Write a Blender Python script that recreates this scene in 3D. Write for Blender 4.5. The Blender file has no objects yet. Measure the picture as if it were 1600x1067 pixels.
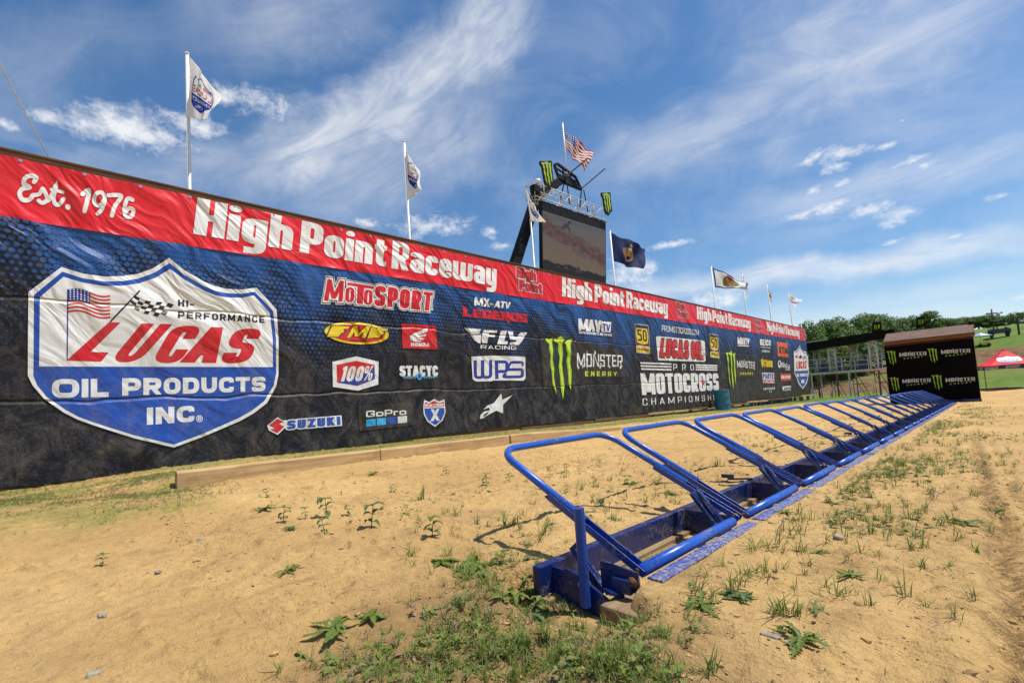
import bpy, bmesh, math, random
import numpy as np
from mathutils import Vector, Matrix, noise as mnoise
from mathutils.geometry import tessellate_polygon
random.seed(7); rng = np.random.default_rng(7)
PI = math.pi; R = math.radians
sc = bpy.context.scene
col = sc.collection

# ------------------------------------------------------------------ camera
PITCH, ROLL, YAW, FPX, PCX, PCY = R(3.5), R(3.6), R(46.2317), 711.1, 800.0, 585.29
CAMZ = 0.77
def _ray(x, y):
    vx, vy = (x - PCX) / FPX, (y - PCY) / FPX
    c, s = math.cos(ROLL), math.sin(ROLL)
    X, Yd = vx * c - vy * s, vx * s + vy * c
    c, s = math.cos(PITCH), math.sin(PITCH)
    up, fw = -Yd * c + s, c + Yd * s
    c, s = math.cos(YAW), math.sin(YAW)
    return Vector((X * c - fw * s, X * s + fw * c, up))
CAM = Vector((0, 0, CAMZ))
f0 = _ray(PCX, PCY).normalized()
r0 = (_ray(PCX + FPX, PCY) - _ray(PCX, PCY)).normalized()
u0 = r0.cross(f0).normalized()
cam_d = bpy.data.cameras.new('camera'); cam = bpy.data.objects.new('camera', cam_d); col.objects.link(cam)
m = Matrix((( r0.x, u0.x, -f0.x), (r0.y, u0.y, -f0.y), (r0.z, u0.z, -f0.z))).to_4x4()
m.translation = CAM; cam.matrix_world = m
cam_d.sensor_width = 36; cam_d.lens = 16; cam_d.shift_y = (PCY - 533.5) / 1600
cam_d.clip_start = 0.05; cam_d.clip_end = 3000
sc.camera = cam

# ------------------------------------------------------------------ light
sun_dir = Vector((0.31, 0.30, 1.0)).normalized()
SUN_EL = math.asin(sun_dir.z); SUN_AZ = math.atan2(sun_dir.x, sun_dir.y)
sd = bpy.data.lights.new('sun', 'SUN'); so = bpy.data.objects.new('sun', sd); col.objects.link(so)
sd.energy = 4.7; sd.angle = R(0.53); sd.color = (1, .955, .88)
so.rotation_euler = (-sun_dir).to_track_quat('-Z', 'Y').to_euler(); so.location = (0, 0, 40)
sc.view_settings.view_transform = 'Standard'; sc.view_settings.look = 'None'
sc.view_settings.exposure = 0.12; sc.view_settings.gamma = 1.0

class NT:
    """tiny node-graph helper"""
    def __init__(s, tree): s.t = tree; s.n = tree.nodes; s.l = tree.links
    def node(s, kind, **kw):
        n = s.n.new(kind)
        for k, v in kw.items(): setattr(n, k, v)
        return n
    def put(s, sock, v):
        if hasattr(v, 'is_linked') or isinstance(v, bpy.types.NodeSocket): s.l.new(v, sock)
        else:
            if sock.type == 'RGBA' and len(v) == 3: v = (*v, 1)
            sock.default_value = v
    def math(s, op, a, b=0.0, c=0.0, clamp=False):
        n = s.node('ShaderNodeMath', operation=op); n.use_clamp = clamp
        s.put(n.inputs[0], a); s.put(n.inputs[1], b)
        if op in ('MULTIPLY_ADD', 'COMPARE', 'SMOOTH_MIN', 'SMOOTH_MAX'): s.put(n.inputs[2], c)
        return n.outputs[0]
    def vec(s, x, y, z):
        n = s.node('ShaderNodeCombineXYZ')
        for i, v in enumerate((x, y, z)): s.put(n.inputs[i], v)
        return n.outputs[0]
    def sep(s, v):
        n = s.node('ShaderNodeSeparateXYZ'); s.put(n.inputs[0], v); return n.outputs
    def noise(s, v, scale, detail=3, rough=.5, dist=0.0):
        n = s.node('ShaderNodeTexNoise'); s.put(n.inputs['Vector'], v)
        n.inputs['Scale'].default_value = scale; n.inputs['Detail'].default_value = detail
        n.inputs['Roughness'].default_value = rough; n.inputs['Distortion'].default_value = dist
        return n.outputs[0]
    def mr(s, v, a, b, c=0.0, d=1.0, smooth=True):
        n = s.node('ShaderNodeMapRange'); n.interpolation_type = 'SMOOTHSTEP' if smooth else 'LINEAR'
        s.put(n.inputs[0], v); s.put(n.inputs[1], a); s.put(n.inputs[2], b); s.put(n.inputs[3], c); s.put(n.inputs[4], d)
        return n.outputs[0]
    def mix(s, f, a, b, mode='MIX'):
        n = s.node('ShaderNodeMix', data_type='RGBA', blend_type=mode)
        s.put(n.inputs[0], f); s.put(n.inputs[6], a); s.put(n.inputs[7], b)
        return n.outputs[2]
    def mapping(s, v, rot=(0, 0, 0), scale=(1, 1, 1), loc=(0, 0, 0)):
        n = s.node('ShaderNodeMapping'); s.put(n.inputs[0], v)
        n.inputs[1].default_value = loc; n.inputs[2].default_value = rot; n.inputs[3].default_value = scale
        return n.outputs[0]
    def pos(s): return s.node('ShaderNodeNewGeometry').outputs['Position']

# ------------------------------------------------------------------ sky
world = bpy.data.worlds.new("World"); sc.world = world; world.use_nodes = True
world.cycles.sampling_method = 'MANUAL'; world.cycles.sample_map_resolution = 512
W = NT(world.node_tree); W.n.clear()
sky = W.node('ShaderNodeTexSky', sky_type='NISHITA')
sky.sun_disc = False; sky.sun_elevation = SUN_EL; sky.sun_rotation = SUN_AZ
sky.altitude = 300; sky.air_density = 1.1; sky.dust_density = 0.25; sky.ozone_density = 2.6
dirv = W.node('ShaderNodeTexCoord').outputs['Generated']
dx, dy, dz = W.sep(dirv)
az = W.math('ARCTAN2', dx, dy); el = W.math('ARCSINE', dz)
ae = W.vec(az, el, 0)
def azel(px, py):
    d = _ray(px, py).normalized(); return math.atan2(d.x, d.y), math.asin(d.z)
n1 = W.noise(dirv, 9.0, 6, .6, .3)
nA = W.noise(W.vec(W.math('MULTIPLY', az, 1.0), W.math('MULTIPLY', el, 1.5), 0), 13.0, 9, .66, .35)
nB = W.noise(W.vec(az, W.math('MULTIPLY', el, 1.3), 3), 42.0, 6, .65, .2)
def azel(px, py):
    d = _ray(px, py).normalized(); return math.atan2(d.x, d.y), math.asin(d.z)
def blob(px, py, hw, hh):
    a, e = azel(px, py); a2, _ = azel(px + hw, py); _, e2 = azel(px, py - hh)
    ra, re = abs(a2 - a), abs(e2 - e)
    x = W.math('DIVIDE', W.math('SUBTRACT', az, a), ra); y = W.math('DIVIDE', W.math('SUBTRACT', el, e), re)
    r = W.math('SQRT', W.math('ADD', W.math('MULTIPLY', x, x), W.math('MULTIPLY', y, y)))
    return W.math('SUBTRACT', 1.0, r)
cum = None
for b in [(205, 208, 150, 40), (300, 195, 80, 30), (390, 160, 85, 30), (75, 182, 60, 16), (10, 195, 25, 14), (668, 352, 72, 26),
          (985, 428, 62, 34), (1108, 468, 60, 22), (1275, 245, 55, 17), (1330, 238, 66, 15), (1385, 228, 50, 10), (1310, 260, 40, 14), (1400, 260, 60, 12), (1445, 258, 36, 9), (1295, 325, 52, 16), (1355, 330, 58, 19), (1410, 332, 55, 15), (1395, 348, 34, 13), (1245, 338, 46, 12), (1313, 288, 28, 11), (1270, 298, 20, 10),
          (790, 384, 30, 10), (568, 346, 26, 12), (1492, 370, 36, 7), (1395, 378, 26, 8), (1562, 307, 30, 9), (1590, 466, 40, 10), (1410, 188, 16, 6), (770, 362, 22, 14), (1040, 384, 50, 8)]:
    v = blob(*b); cum = v if cum is None else W.math('MAXIMUM', cum, v)
cn = W.math('ADD', W.math('MULTIPLY_ADD', nA, 5.0, -2.45), W.math('MULTIPLY_ADD', nB, 3.4, -1.7))
cumv = W.mr(W.math('ADD', W.math('MULTIPLY', cum, 1.7), cn), -.1, 2.5)
cumv = W.math('MULTIPLY', W.math('MULTIPLY', cumv, W.mr(cum, -.6, .4)), .92)
# cirrus: soft segments in az/el with fibrous noise
def streak(p, q, w, amp):
    a, e = azel(*p); b, g_ = azel(*q)
    L = math.hypot(b - a, g_ - e); ux, uy = (b - a) / L, (g_ - e) / L
    X = W.math('SUBTRACT', az, a); Y = W.math('SUBTRACT', el, e)
    t = W.math('ADD', W.math('MULTIPLY', X, ux), W.math('MULTIPLY', Y, uy))
    d = W.math('ADD', W.math('MULTIPLY', X, -uy), W.math('MULTIPLY', Y, ux))
    fib = W.noise(W.mapping(W.vec(t, d, 0), scale=(2.6, 9, 1), loc=(a * 9, e * 7, 0)), 1.7, 8, .6, 1.3)
    d2 = W.math('ADD', d, W.math('MULTIPLY_ADD', n1, w * 1.6, -w * .8))
    m_ = W.mr(W.math('ABSOLUTE', d2), 0.0, w, 1, 0)
    ends = W.math('MULTIPLY', W.mr(t, -.12, .12), W.mr(t, L - .12, L + .14, 1, 0))
    f = W.mr(fib, .25, .72, .35, 1.0)
    return W.math('MULTIPLY', W.math('MULTIPLY', W.math('MULTIPLY', m_, ends), f), amp)
cir = None
for s_ in [((400, 270), (810, -10), .088, .8), ((480, 290), (740, 150), .16, .40), ((330, 30), (560, -30), .12, .34), ((960, 245), (1330, 95), .08, .45),
           ((1180, 110), (1560, -20), .17, .56), ((950, 455), (1620, 365), .034, .78), ((1180, 330), (1620, 235), .05, .52), ((1150, 525), (1620, 420), .035, .3), ((1050, 240), (1600, 130), .09, .22),
           ((-60, 150), (150, 60), .08, .2), ((40, 290), (420, 240), .06, .35), ((1000, 520), (1600, 480), .05, .35)]:
    v = streak(*s_); cir = v if cir is None else W.math('MAXIMUM', cir, v)
veil = W.math('MULTIPLY', W.mr(W.noise(W.mapping(dirv, scale=(1, 1, 2.2)), 2.6, 7, .6, .8), .42, .75), .20)
cov = W.math('MAXIMUM', cumv, W.math('ADD', cir, W.math('MULTIPLY', veil, W.math('SUBTRACT', 1.0, cir))), clamp=True)
shade = W.noise(W.mapping(dirv, loc=(0, 0, .03)), 14.0, 4, .55)
cshade = W.mr(shade, .3, .66, .80, 1.0)
ccol = W.mix(cshade, (4.2, 4.7, 5.4), (7.4, 7.5, 7.7))
hs = W.node('ShaderNodeHueSaturation'); hs.inputs['Saturation'].default_value = 1.2; hs.inputs['Value'].default_value = 1.0
W.l.new(sky.outputs[0], hs.inputs['Color'])
skyc = W.mix(cov, hs.outputs[0], ccol)
bg = W.node('ShaderNodeBackground'); W.put(bg.inputs[0], skyc); bg.inputs[1].default_value = 0.118
wo = W.node('ShaderNodeOutputWorld'); W.l.new(bg.outputs[0], wo.inputs[0])

# ------------------------------------------------------------------ helpers
def on_x(px, py, X): d = _ray(px, py); return CAM + d * (X / d.x)
def on_y(px, py, Y): d = _ray(px, py); return CAM + d * (Y / d.y)
def slope(Y): return np.where(Y < 26, -.0145 * (Y - 1.7), -.352 - .0083 * (Y - 26))
def on_g(px, py):
    z = 0.0; d = _ray(px, py)
    for _ in range(40):
        p = CAM + d * ((z - CAMZ) / d.z); z = float(slope(p.y))
    return Vector((p.x, p.y, z))
def depth(p): return (p - CAM).dot(f0)

def tag(o, label=None, cat=None, group=None, kind=None):
    if label: o['label'] = label
    if cat: o['category'] = cat
    if group: o['group'] = group
    if kind: o['kind'] = kind
    return o
def empty(name, loc, label, cat, group=None):
    o = bpy.data.objects.new(name, None); col.objects.link(o); o.location = loc; o.empty_display_size = .2
    return tag(o, label, cat, group)
def obj(name, verts, faces, mats, parent=None, fm=None, smooth=False, loc=None):
    """verts are world coordinates, or local ones when a parent at its own place is given with loc=None"""
    me = bpy.data.meshes.new(name); me.from_pydata([tuple(v) for v in verts], [], faces)
    for m_ in (mats if isinstance(mats, (list, tuple)) else [mats]): me.materials.append(m_)
    if fm is not None: me.polygons.foreach_set('material_index', fm)
    if smooth: me.polygons.foreach_set('use_smooth', [True] * len(me.polygons))
    me.update(); o = bpy.data.objects.new(name, me); col.objects.link(o)
    if parent is not None: o.parent = parent
    if loc is not None: o.location = loc
    return o
class MB:
    """collects simple solids into one mesh"""
    def __init__(s): s.v = []; s.f = []; s.m = []; s.cm = 0
    def add(s, vs, fs, off=None):
        n = len(s.v); s.v += [Vector(v) for v in vs]; s.f += [tuple(i + n for i in f) for f in fs]; s.m += [s.cm] * len(fs)
        return s
    def box(s, a, b, bev=0.0):
        x0, y0, z0 = a; x1, y1, z1 = b
        return s.frame_box(Vector(((x0 + x1) / 2, (y0 + y1) / 2, (z0 + z1) / 2)), Vector((1, 0, 0)), Vector((0, 1, 0)), Vector((0, 0, 1)),
                           abs(x1 - x0) / 2, abs(y1 - y0) / 2, abs(z1 - z0) / 2, bev)
    def frame_box(s, c, X, Y, Z, hx, hy, hz, bev=0.0):
        b = min(bev, hx * .9, hy * .9, hz * .9)
        if b <= 0:
            vs = [c + X * (i * hx) + Y * (j * hy) + Z * (k * hz) for k in (-1, 1) for j in (-1, 1) for i in (-1, 1)]
            return s.add(vs, [(0, 2, 3, 1), (4, 5, 7, 6), (0, 1, 5, 4), (2, 6, 7, 3), (0, 4, 6, 2), (1, 3, 7, 5)])
        bm = bmesh.new(); bmesh.ops.create_cube(bm, size=2)
        for v in bm.verts: v.co = Vector((v.co.x * hx, v.co.y * hy, v.co.z * hz))
        bmesh.ops.bevel(bm, geom=list(bm.edges), offset=b, segments=2, affect='EDGES', profile=.5)
        bm.verts.index_update()
        vs = [c + X * v.co.x + Y * v.co.y + Z * v.co.z for v in bm.verts]; fs = [tuple(v.index for v in f.verts) for f in bm.faces]
        bm.free(); return s.add(vs, fs)
    def bar(s, p, q, w, h, up=(0, 0, 1), bev=0.0):
        p, q = Vector(p), Vector(q); d = (q - p); L = d.length; d.normalize()
        X = d.cross(Vector(up)); 
        if X.length < 1e-4: X = d.cross(Vector((0, 1, 0)))
        X.normalize(); Z = X.cross(d).normalized()
        return s.frame_box((p + q) / 2, X, d, Z, w / 2, L / 2, h / 2, bev)
    def tube(s, pts, r, n=10, closed=False, caps=True):
        pts = [Vector(p) for p in pts]; k = len(pts); rs = r if isinstance(r, (list, tuple)) else [r] * k
        vs = []; prev = None
        for i, p in enumerate(pts):
            if closed: d = (pts[(i + 1) % k] - pts[i - 1])
            else: d = pts[min(i + 1, k - 1)] - pts[max(i - 1, 0)]
            d.normalize()
            if prev is None:
                a = d.orthogonal().normalized()
            else:
                a = prev - d * prev.dot(d)
                a = a.normalized() if a.length > 1e-6 else d.orthogonal().normalized()
            prev = a; b = d.cross(a)
            vs += [p + (a * math.cos(t * 2 * PI / n) + b * math.sin(t * 2 * PI / n)) * rs[i] for t in range(n)]
        fs = []
        for i in range(k if closed else k - 1):
            j = (i + 1) % k
            fs += [(i * n + t, i * n + (t + 1) % n, j * n + (t + 1) % n, j * n + t) for t in range(n)]
        if caps and not closed: fs += [tuple(range(n - 1, -1, -1)), tuple((k - 1) * n + t for t in range(n))]
        return s.add(vs, fs)
    def lathe(s, c, prof, n=24, ax=Vector((0, 0, 1))):
        c = Vector(c); a = ax.orthogonal().normalized(); b = ax.cross(a)
        vs = [c + ax * z + (a * math.cos(t * 2 * PI / n) + b * math.sin(t * 2 * PI / n)) * r for r, z in prof for t in range(n)]
        k = len(prof)
        fs = [(i * n + t, i * n + (t + 1) % n, (i + 1) * n + (t + 1) % n, (i + 1) * n + t) for i in range(k - 1) for t in range(n)]
        fs += [tuple(range(n - 1, -1, -1)), tuple((k - 1) * n + t for t in range(n))]
        return s.add(vs, fs)
    def prism(s, pts, off):
        pts = [Vector(p) for p in pts]; n = len(pts); off = Vector(off)
        tri = tessellate_polygon([pts])
        vs = pts + [p + off for p in pts]
        fs = [tuple(t) for t in tri] + [tuple(i + n for i in reversed(t)) for t in tri] + [(i, (i + 1) % n, (i + 1) % n + n, i + n) for i in range(n)]
        return s.add(vs, fs)
    def build(s, name, mats, parent=None, smooth=False):
        off = Vector((0, 0, 0))
        p = parent
        while p is not None: off = off + p.location; p = p.parent
        return obj(name, [v - off for v in s.v], s.f, mats, parent, s.m, smooth)

# ------------------------------------------------------------------ materials
def mat(name, color, rough=.6, metal=0.0, var=0.0, vscale=8.0, color2=None, bump=0.0, bscale=40.0, spec=.5):
    m_ = bpy.data.materials.new(name); m_.use_nodes = True; t = NT(m_.node_tree)
    b = t.n['Principled BSDF']; b.inputs['Roughness'].default_value = rough; b.inputs['Metallic'].default_value = metal
    b.inputs['Specular IOR Level'].default_value = spec
    if color2 is None and var: color2 = tuple(c * (1 - var) for c in color)
    if color2 is not None:
        n = t.noise(t.pos(), vscale, 5, .62)
        t.put(b.inputs['Base Color'], t.mix(t.mr(n, .35, .65), color, color2))
    else: b.inputs['Base Color'].default_value = (*color, 1)
    if bump:
        bn = t.node('ShaderNodeBump'); bn.inputs['Strength'].default_value = bump; bn.inputs['Distance'].default_value = .01
        t.put(bn.inputs['Height'], t.noise(t.pos(), bscale, 5, .6)); t.l.new(bn.outputs[0], b.inputs['Normal'])
    return m_
def wrinkle(t, strength=1.0):
    """cloth creases shared by the banner and the print on it (depends on the place on the wall only)"""
    P = t.pos(); x, y, z = t.sep(P)
    w = t.vec(y, z, 0)
    warp = t.noise(w, .7, 2, .5)
    ya = t.math('ADD', y, t.math('MULTIPLY', warp, 1.1)); za = t.math('ADD', z, t.math('MULTIPLY', warp, .6))
    def crease(deg, su, sv, seed, detail=2):
        c_, s_ = math.cos(R(deg)), math.sin(R(deg))
        u = t.math('SUBTRACT', t.math('MULTIPLY', ya, c_ * su), t.math('MULTIPLY', za, s_ * su)); v = t.math('ADD', t.math('MULTIPLY', ya, s_ * sv), t.math('MULTIPLY', za, c_ * sv))
        return t.noise(t.vec(u, v, seed), 1.0, detail, .5, .25)
    c1 = crease(44, .34, 2.5, 0, 3)
    r1 = t.math('ABSOLUTE', t.math('SUBTRACT', crease(36, .30, 1.9, 4, 2), .5))
    c2 = t.math('SUBTRACT', crease(60, .4, 4.2, 8), t.math('MULTIPLY', r1, 1.5))
    c3 = t.math('SUBTRACT', crease(-48, .4, 2.2, 12, 3), t.math('ABSOLUTE', t.math('SUBTRACT', crease(64, .25, 1.3, 16, 1), .5)))
    top = t.mr(z, .9, 3.4, .28, 1.0)
    h = t.math('ADD', t.math('MULTIPLY', t.math('ADD', c1, t.math('MULTIPLY', c2, .5)), top), t.math('MULTIPLY', c3, t.mr(z, .1, 1.6, .55, .12)))
    # seams where the folded banner was creased level
    for zz in (1.16, 2.52):
        wob = t.math('MULTIPLY_ADD', t.noise(w, 1.3, 2), .16, -.08)
        s_ = t.mr(t.math('ABSOLUTE', t.math('ADD', t.math('SUBTRACT', z, zz), wob)), 0.0, .035, -.22, 0)
        h = t.math('ADD', h, s_)
    fine = t.noise(w, 34, 3, .5)
    h = t.math('ADD', h, t.math('MULTIPLY', fine, .015))
    bn = t.node('ShaderNodeBump'); bn.inputs['Strength'].default_value = strength; bn.inputs['Distance'].default_value = .145
    t.put(bn.inputs['Height'], h)
    return bn.outputs[0]
def dusty(t, colr, lo=.25):
    """dried mud splashed on the lower banner"""
    P = t.pos(); x, y, z = t.sep(P)
    n = t.noise(t.mapping(P, scale=(1, 1, .7)), 3.1, 7, .74, .9); n2_ = t.noise(P, 40, 5, .75)
    f = t.math('MULTIPLY', t.mr(t.math('ADD', n, t.math('MULTIPLY', n2_, .5)), .62, 1.05), t.mr(z, .2, 3.6, .36, .12))
    return t.mix(f, colr, (.30, .25, .19))
def printmat(name, color, rough=.42):
    m_ = bpy.data.materials.new(name); m_.use_nodes = True; t = NT(m_.node_tree); b = t.n['Principled BSDF']
    b.inputs['Roughness'].default_value = rough; b.inputs['Specular IOR Level'].default_value = .35
    t.put(b.inputs['Base Color'], dusty(t, (*color, 1))); t.l.new(wrinkle(t), b.inputs['Normal'])
    return m_
def banner_blue():
    m_ = bpy.data.materials.new('dotted_banner_vinyl'); m_.use_nodes = True; t = NT(m_.node_tree); b = t.n['Principled BSDF']
    b.inputs['Roughness'].default_value = .45; b.inputs['Specular IOR Level'].default_value = .2
    P = t.pos(); x, y, z = t.sep(P); S = .082
    row = t.math('FLOOR', t.math('DIVIDE', z, S))
    ys = t.math('DIVIDE', t.math('ADD', y, t.math('MULTIPLY', t.math('MODULO', row, 2.0), S / 2)), S)
    fx = t.math('SUBTRACT', t.math('FRACT', ys), .5); fy = t.math('SUBTRACT', t.math('FRACT', t.math('DIVIDE', z, S)), .5)
    r = t.math('SQRT', t.math('ADD', t.math('MULTIPLY', fx, fx), t.math('MULTIPLY', fy, fy)))
    cloud = t.noise(t.vec(y, t.math('MULTIPLY', z, .8), 0), .75, 3, .55)
    cols = t.noise(t.vec(y, 0, 5), 1.7, 2, .5)
    dens = t.math('ADD', t.mr(z, 1.3, 3.7, 0.0, .60, False), t.math('MULTIPLY_ADD', cloud, .75, -.37))
    dens = t.math('ADD', dens, t.math('MULTIPLY_ADD', cols, .5, -.25))
    dens = t.math('MINIMUM', t.math('MAXIMUM', dens, 0.0), .66)
    far = t.mr(y, 11, 24, 1, .78)
    dot = t.math('MULTIPLY', t.mr(r, t.math('SUBTRACT', dens, .1), t.math('ADD', dens, .04), 1, 0), t.mr(dens, .02, .12))
    dot = t.math('MULTIPLY', dot, far)
    blue = t.mix(t.mr(dens, .1, .6), (.013, .06, .20), (.019, .09, .30))
    c = t.mix(dot, (.009, .0105, .018), blue)
    t.put(b.inputs['Base Color'], dusty(t, c)); t.l.new(wrinkle(t), b.inputs['Normal'])
    return m_
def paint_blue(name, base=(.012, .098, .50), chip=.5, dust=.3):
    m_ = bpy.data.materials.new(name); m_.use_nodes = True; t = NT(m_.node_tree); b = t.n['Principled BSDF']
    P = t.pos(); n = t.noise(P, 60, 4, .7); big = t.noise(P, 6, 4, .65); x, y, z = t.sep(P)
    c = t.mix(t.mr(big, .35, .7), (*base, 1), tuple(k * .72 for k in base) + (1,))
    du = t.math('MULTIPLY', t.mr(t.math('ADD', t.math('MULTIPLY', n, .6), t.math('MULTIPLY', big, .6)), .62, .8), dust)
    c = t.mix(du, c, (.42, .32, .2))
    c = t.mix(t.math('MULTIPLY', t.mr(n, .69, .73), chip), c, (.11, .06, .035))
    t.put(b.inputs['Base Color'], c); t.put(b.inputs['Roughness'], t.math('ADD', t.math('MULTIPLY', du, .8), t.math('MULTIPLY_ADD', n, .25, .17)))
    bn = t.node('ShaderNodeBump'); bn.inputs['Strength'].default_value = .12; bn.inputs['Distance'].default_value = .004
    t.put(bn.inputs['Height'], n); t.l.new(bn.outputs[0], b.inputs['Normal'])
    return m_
def wood(name, a, b_, axis=1, rough=.75, sc_=1.0):
    m_ = bpy.data.materials.new(name); m_.use_nodes = True; t = NT(m_.node_tree); b = t.n['Principled BSDF']
    b.inputs['Roughness'].default_value = rough; b.inputs['Specular IOR Level'].default_value = .25
    s_ = [22, 22, 22]; s_[axis] = 1.1
    n = t.noise(t.mapping(t.pos(), scale=tuple(k * sc_ for k in s_)), 1.0, 6, .65, .5); n2_ = t.noise(t.pos(), 3.0, 5, .65)
    c = t.mix(t.mr(n, .3, .7), (*a, 1), (*b_, 1)); c = t.mix(t.math('MULTIPLY', t.mr(n2_, .5, .75), .5), c, tuple(k * .55 for k in b_) + (1,))
    t.put(b.inputs['Base Color'], c)
    bn = t.node('ShaderNodeBump'); bn.inputs['Strength'].default_value = .6; bn.inputs['Distance'].default_value = .006
    t.put(bn.inputs['Height'], n); t.l.new(bn.outputs[0], b.inputs['Normal'])
    return m_
def leafmat(name, a, b_, scale=6.0, trans=.25, rough=.55, tint=(.10, .16, .02, 1)):
    m_ = bpy.data.materials.new(name); m_.use_nodes = True; t = NT(m_.node_tree); b = t.n['Principled BSDF']
    b.inputs['Roughness'].default_value = rough; b.inputs['Specular IOR Level'].default_value = .3
    n = t.noise(t.pos(), scale, 4, .6); c = t.mix(t.mr(n, .32, .68), (*a, 1), (*b_, 1)); t.put(b.inputs['Base Color'], c)
    tr = t.node('ShaderNodeBsdfTranslucent'); t.put(tr.inputs[0], t.mix(.5, c, tint) if tint else c)
    mx = t.node('ShaderNodeMixShader'); mx.inputs[0].default_value = trans
    out = [q for q in t.n if q.type == 'OUTPUT_MATERIAL'][0]
    t.l.new(b.outputs[0], mx.inputs[1]); t.l.new(tr.outputs[0], mx.inputs[2]); t.l.new(mx.outputs[0], out.inputs[0])
    return m_

M = {}
M['white'] = printmat('printed_white', (.80, .80, .78)); M['black'] = printmat('printed_black', (.012, .012, .014))
M['red'] = printmat('printed_red', (.62, .012, .022)); M['blue'] = printmat('printed_royal_blue', (.012, .075, .40))
M['navy'] = printmat('printed_deep_blue', (.02, .035, .30)); M['yellow'] = printmat('printed_yellow', (.78, .56, .01))
M['green'] = printmat('printed_acid_green', (.22, .62, .03)); M['lime'] = printmat('printed_lime', (.62, .72, .03))
M['sky'] = printmat('printed_sky_blue', (.03, .42, .78)); M['orange'] = printmat('printed_orange', (.80, .13, .02))
M['gray'] = printmat('printed_grey', (.42, .43, .45)); M['rubber'] = printmat('printed_charcoal', (.02, .018, .014))
M['banner_red'] = printmat('red_banner_vinyl', (.74, .012, .022)); M['banner_blue'] = banner_blue()
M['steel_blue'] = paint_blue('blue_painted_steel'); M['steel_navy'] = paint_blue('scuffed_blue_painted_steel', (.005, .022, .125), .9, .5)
M['tread'] = paint_blue('worn_blue_tread_plate', (.04, .075, .30), .2, .5)
_t = NT(M['tread'].node_tree); _b = _t.n['Principled BSDF']; _c = _b.inputs['Base Color'].links[0].from_socket
_n = _t.noise(_t.pos(), 42, 4, .6, 1.2); _t.put(_b.inputs['Base Color'], _t.mix(_t.math('MULTIPLY', _t.mr(_n, .47, .56), .72), _c, (.40, .33, .27)))
M['steel_mid'] = paint_blue('aged_and_shaded_blue_steel', (.009, .055, .30), .8, .45)  # darker blue: the worn post, and shade painted into the hoop channels
M['rust'] = mat('rusty_bolt', (.23, .10, .04), .7, .4, .5, 60); M['zinc'] = mat('zinc_bolt', (.55, .55, .55), .35, .9)
M['galv'] = mat('galvanised_steel', (.55, .55, .55), .5, .1, .25, 12); M['alu'] = mat('aluminium_truss', (.55, .53, .49), .5, .15)
M['pole'] = mat('white_painted_pole', (.78, .76, .72), .4, 0, .08, 5); M['blacksteel'] = mat('black_painted_steel', (.009, .009, .01), .6, 0, .4, 5, spec=.2)
M['blacktarp'] = mat('black_tarpaulin', (.006, .006, .0065), .75, 0, .4, 3, bump=.4, bscale=4, spec=.12)
M['timber'] = wood('weathered_timber', (.60, .41, .20), (.40, .245, .105)); M['pallet'] = wood('grey_brown_boards', (.22, .13, .07), (.10, .06, .035))
M['sleeper'] = wood('weathered_sleeper', (.34, .235, .125), (.20, .13, .065)); M['fascia'] = wood('brown_stained_board', (.16, .075, .03), (.07, .03, .015)); M['plank'] = wood('pale_new_plank', (.72, .58, .34), (.62, .46, .25), 2)
M['drum_teal'] = mat('teal_painted_drum', (.015, .17, .27), .38, 0, .3, 7); M['drum_blue'] = mat('blue_plastic_drum', (.01, .08, .42), .35, 0, .2, 6)
M['bark'] = mat('bark', (.09, .065, .045), .9, 0, .4, 6, bump=.5, bscale=15)
M['clear'] = mat('rubber_tyre', (.015, .015, .015), .8)

# ------------------------------------------------------------------ ground
def vnoise(x, y, seed):
    xi = np.floor(x).astype(np.int64); yi = np.floor(y).astype(np.int64); fx = x - xi; fy = y - yi
    fx = fx * fx * (3 - 2 * fx); fy = fy * fy * (3 - 2 * fy)
    def h(a, b):
        n = (a * 374761393 + b * 668265263 + seed * 1274126177) & 0x7fffffff
        n = ((n ^ (n >> 13)) * 1274126177) & 0x7fffffff
        return ((n ^ (n >> 16)) & 0xffff) / 65535.0
    return (h(xi, yi) * (1 - fx) + h(xi + 1, yi) * fx) * (1 - fy) + (h(xi, yi + 1) * (1 - fx) + h(xi + 1, yi + 1) * fx) * fy
def fbm(x, y, f, seed, octv=3):
    s_ = 0; a = 1; t = 0
    for o in range(octv): s_ = s_ + a * (vnoise(x * f, y * f, seed + o) - .5); t += a; a *= .5; f *= 2.03
    return s_ / t
def sstep(v, a, b): t = np.clip((v - a) / (b - a), 0, 1); return t * t * (3 - 2 * t)
def gate_x(Y): return -1.112 + .0029 * (Y - 1.7)
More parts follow.
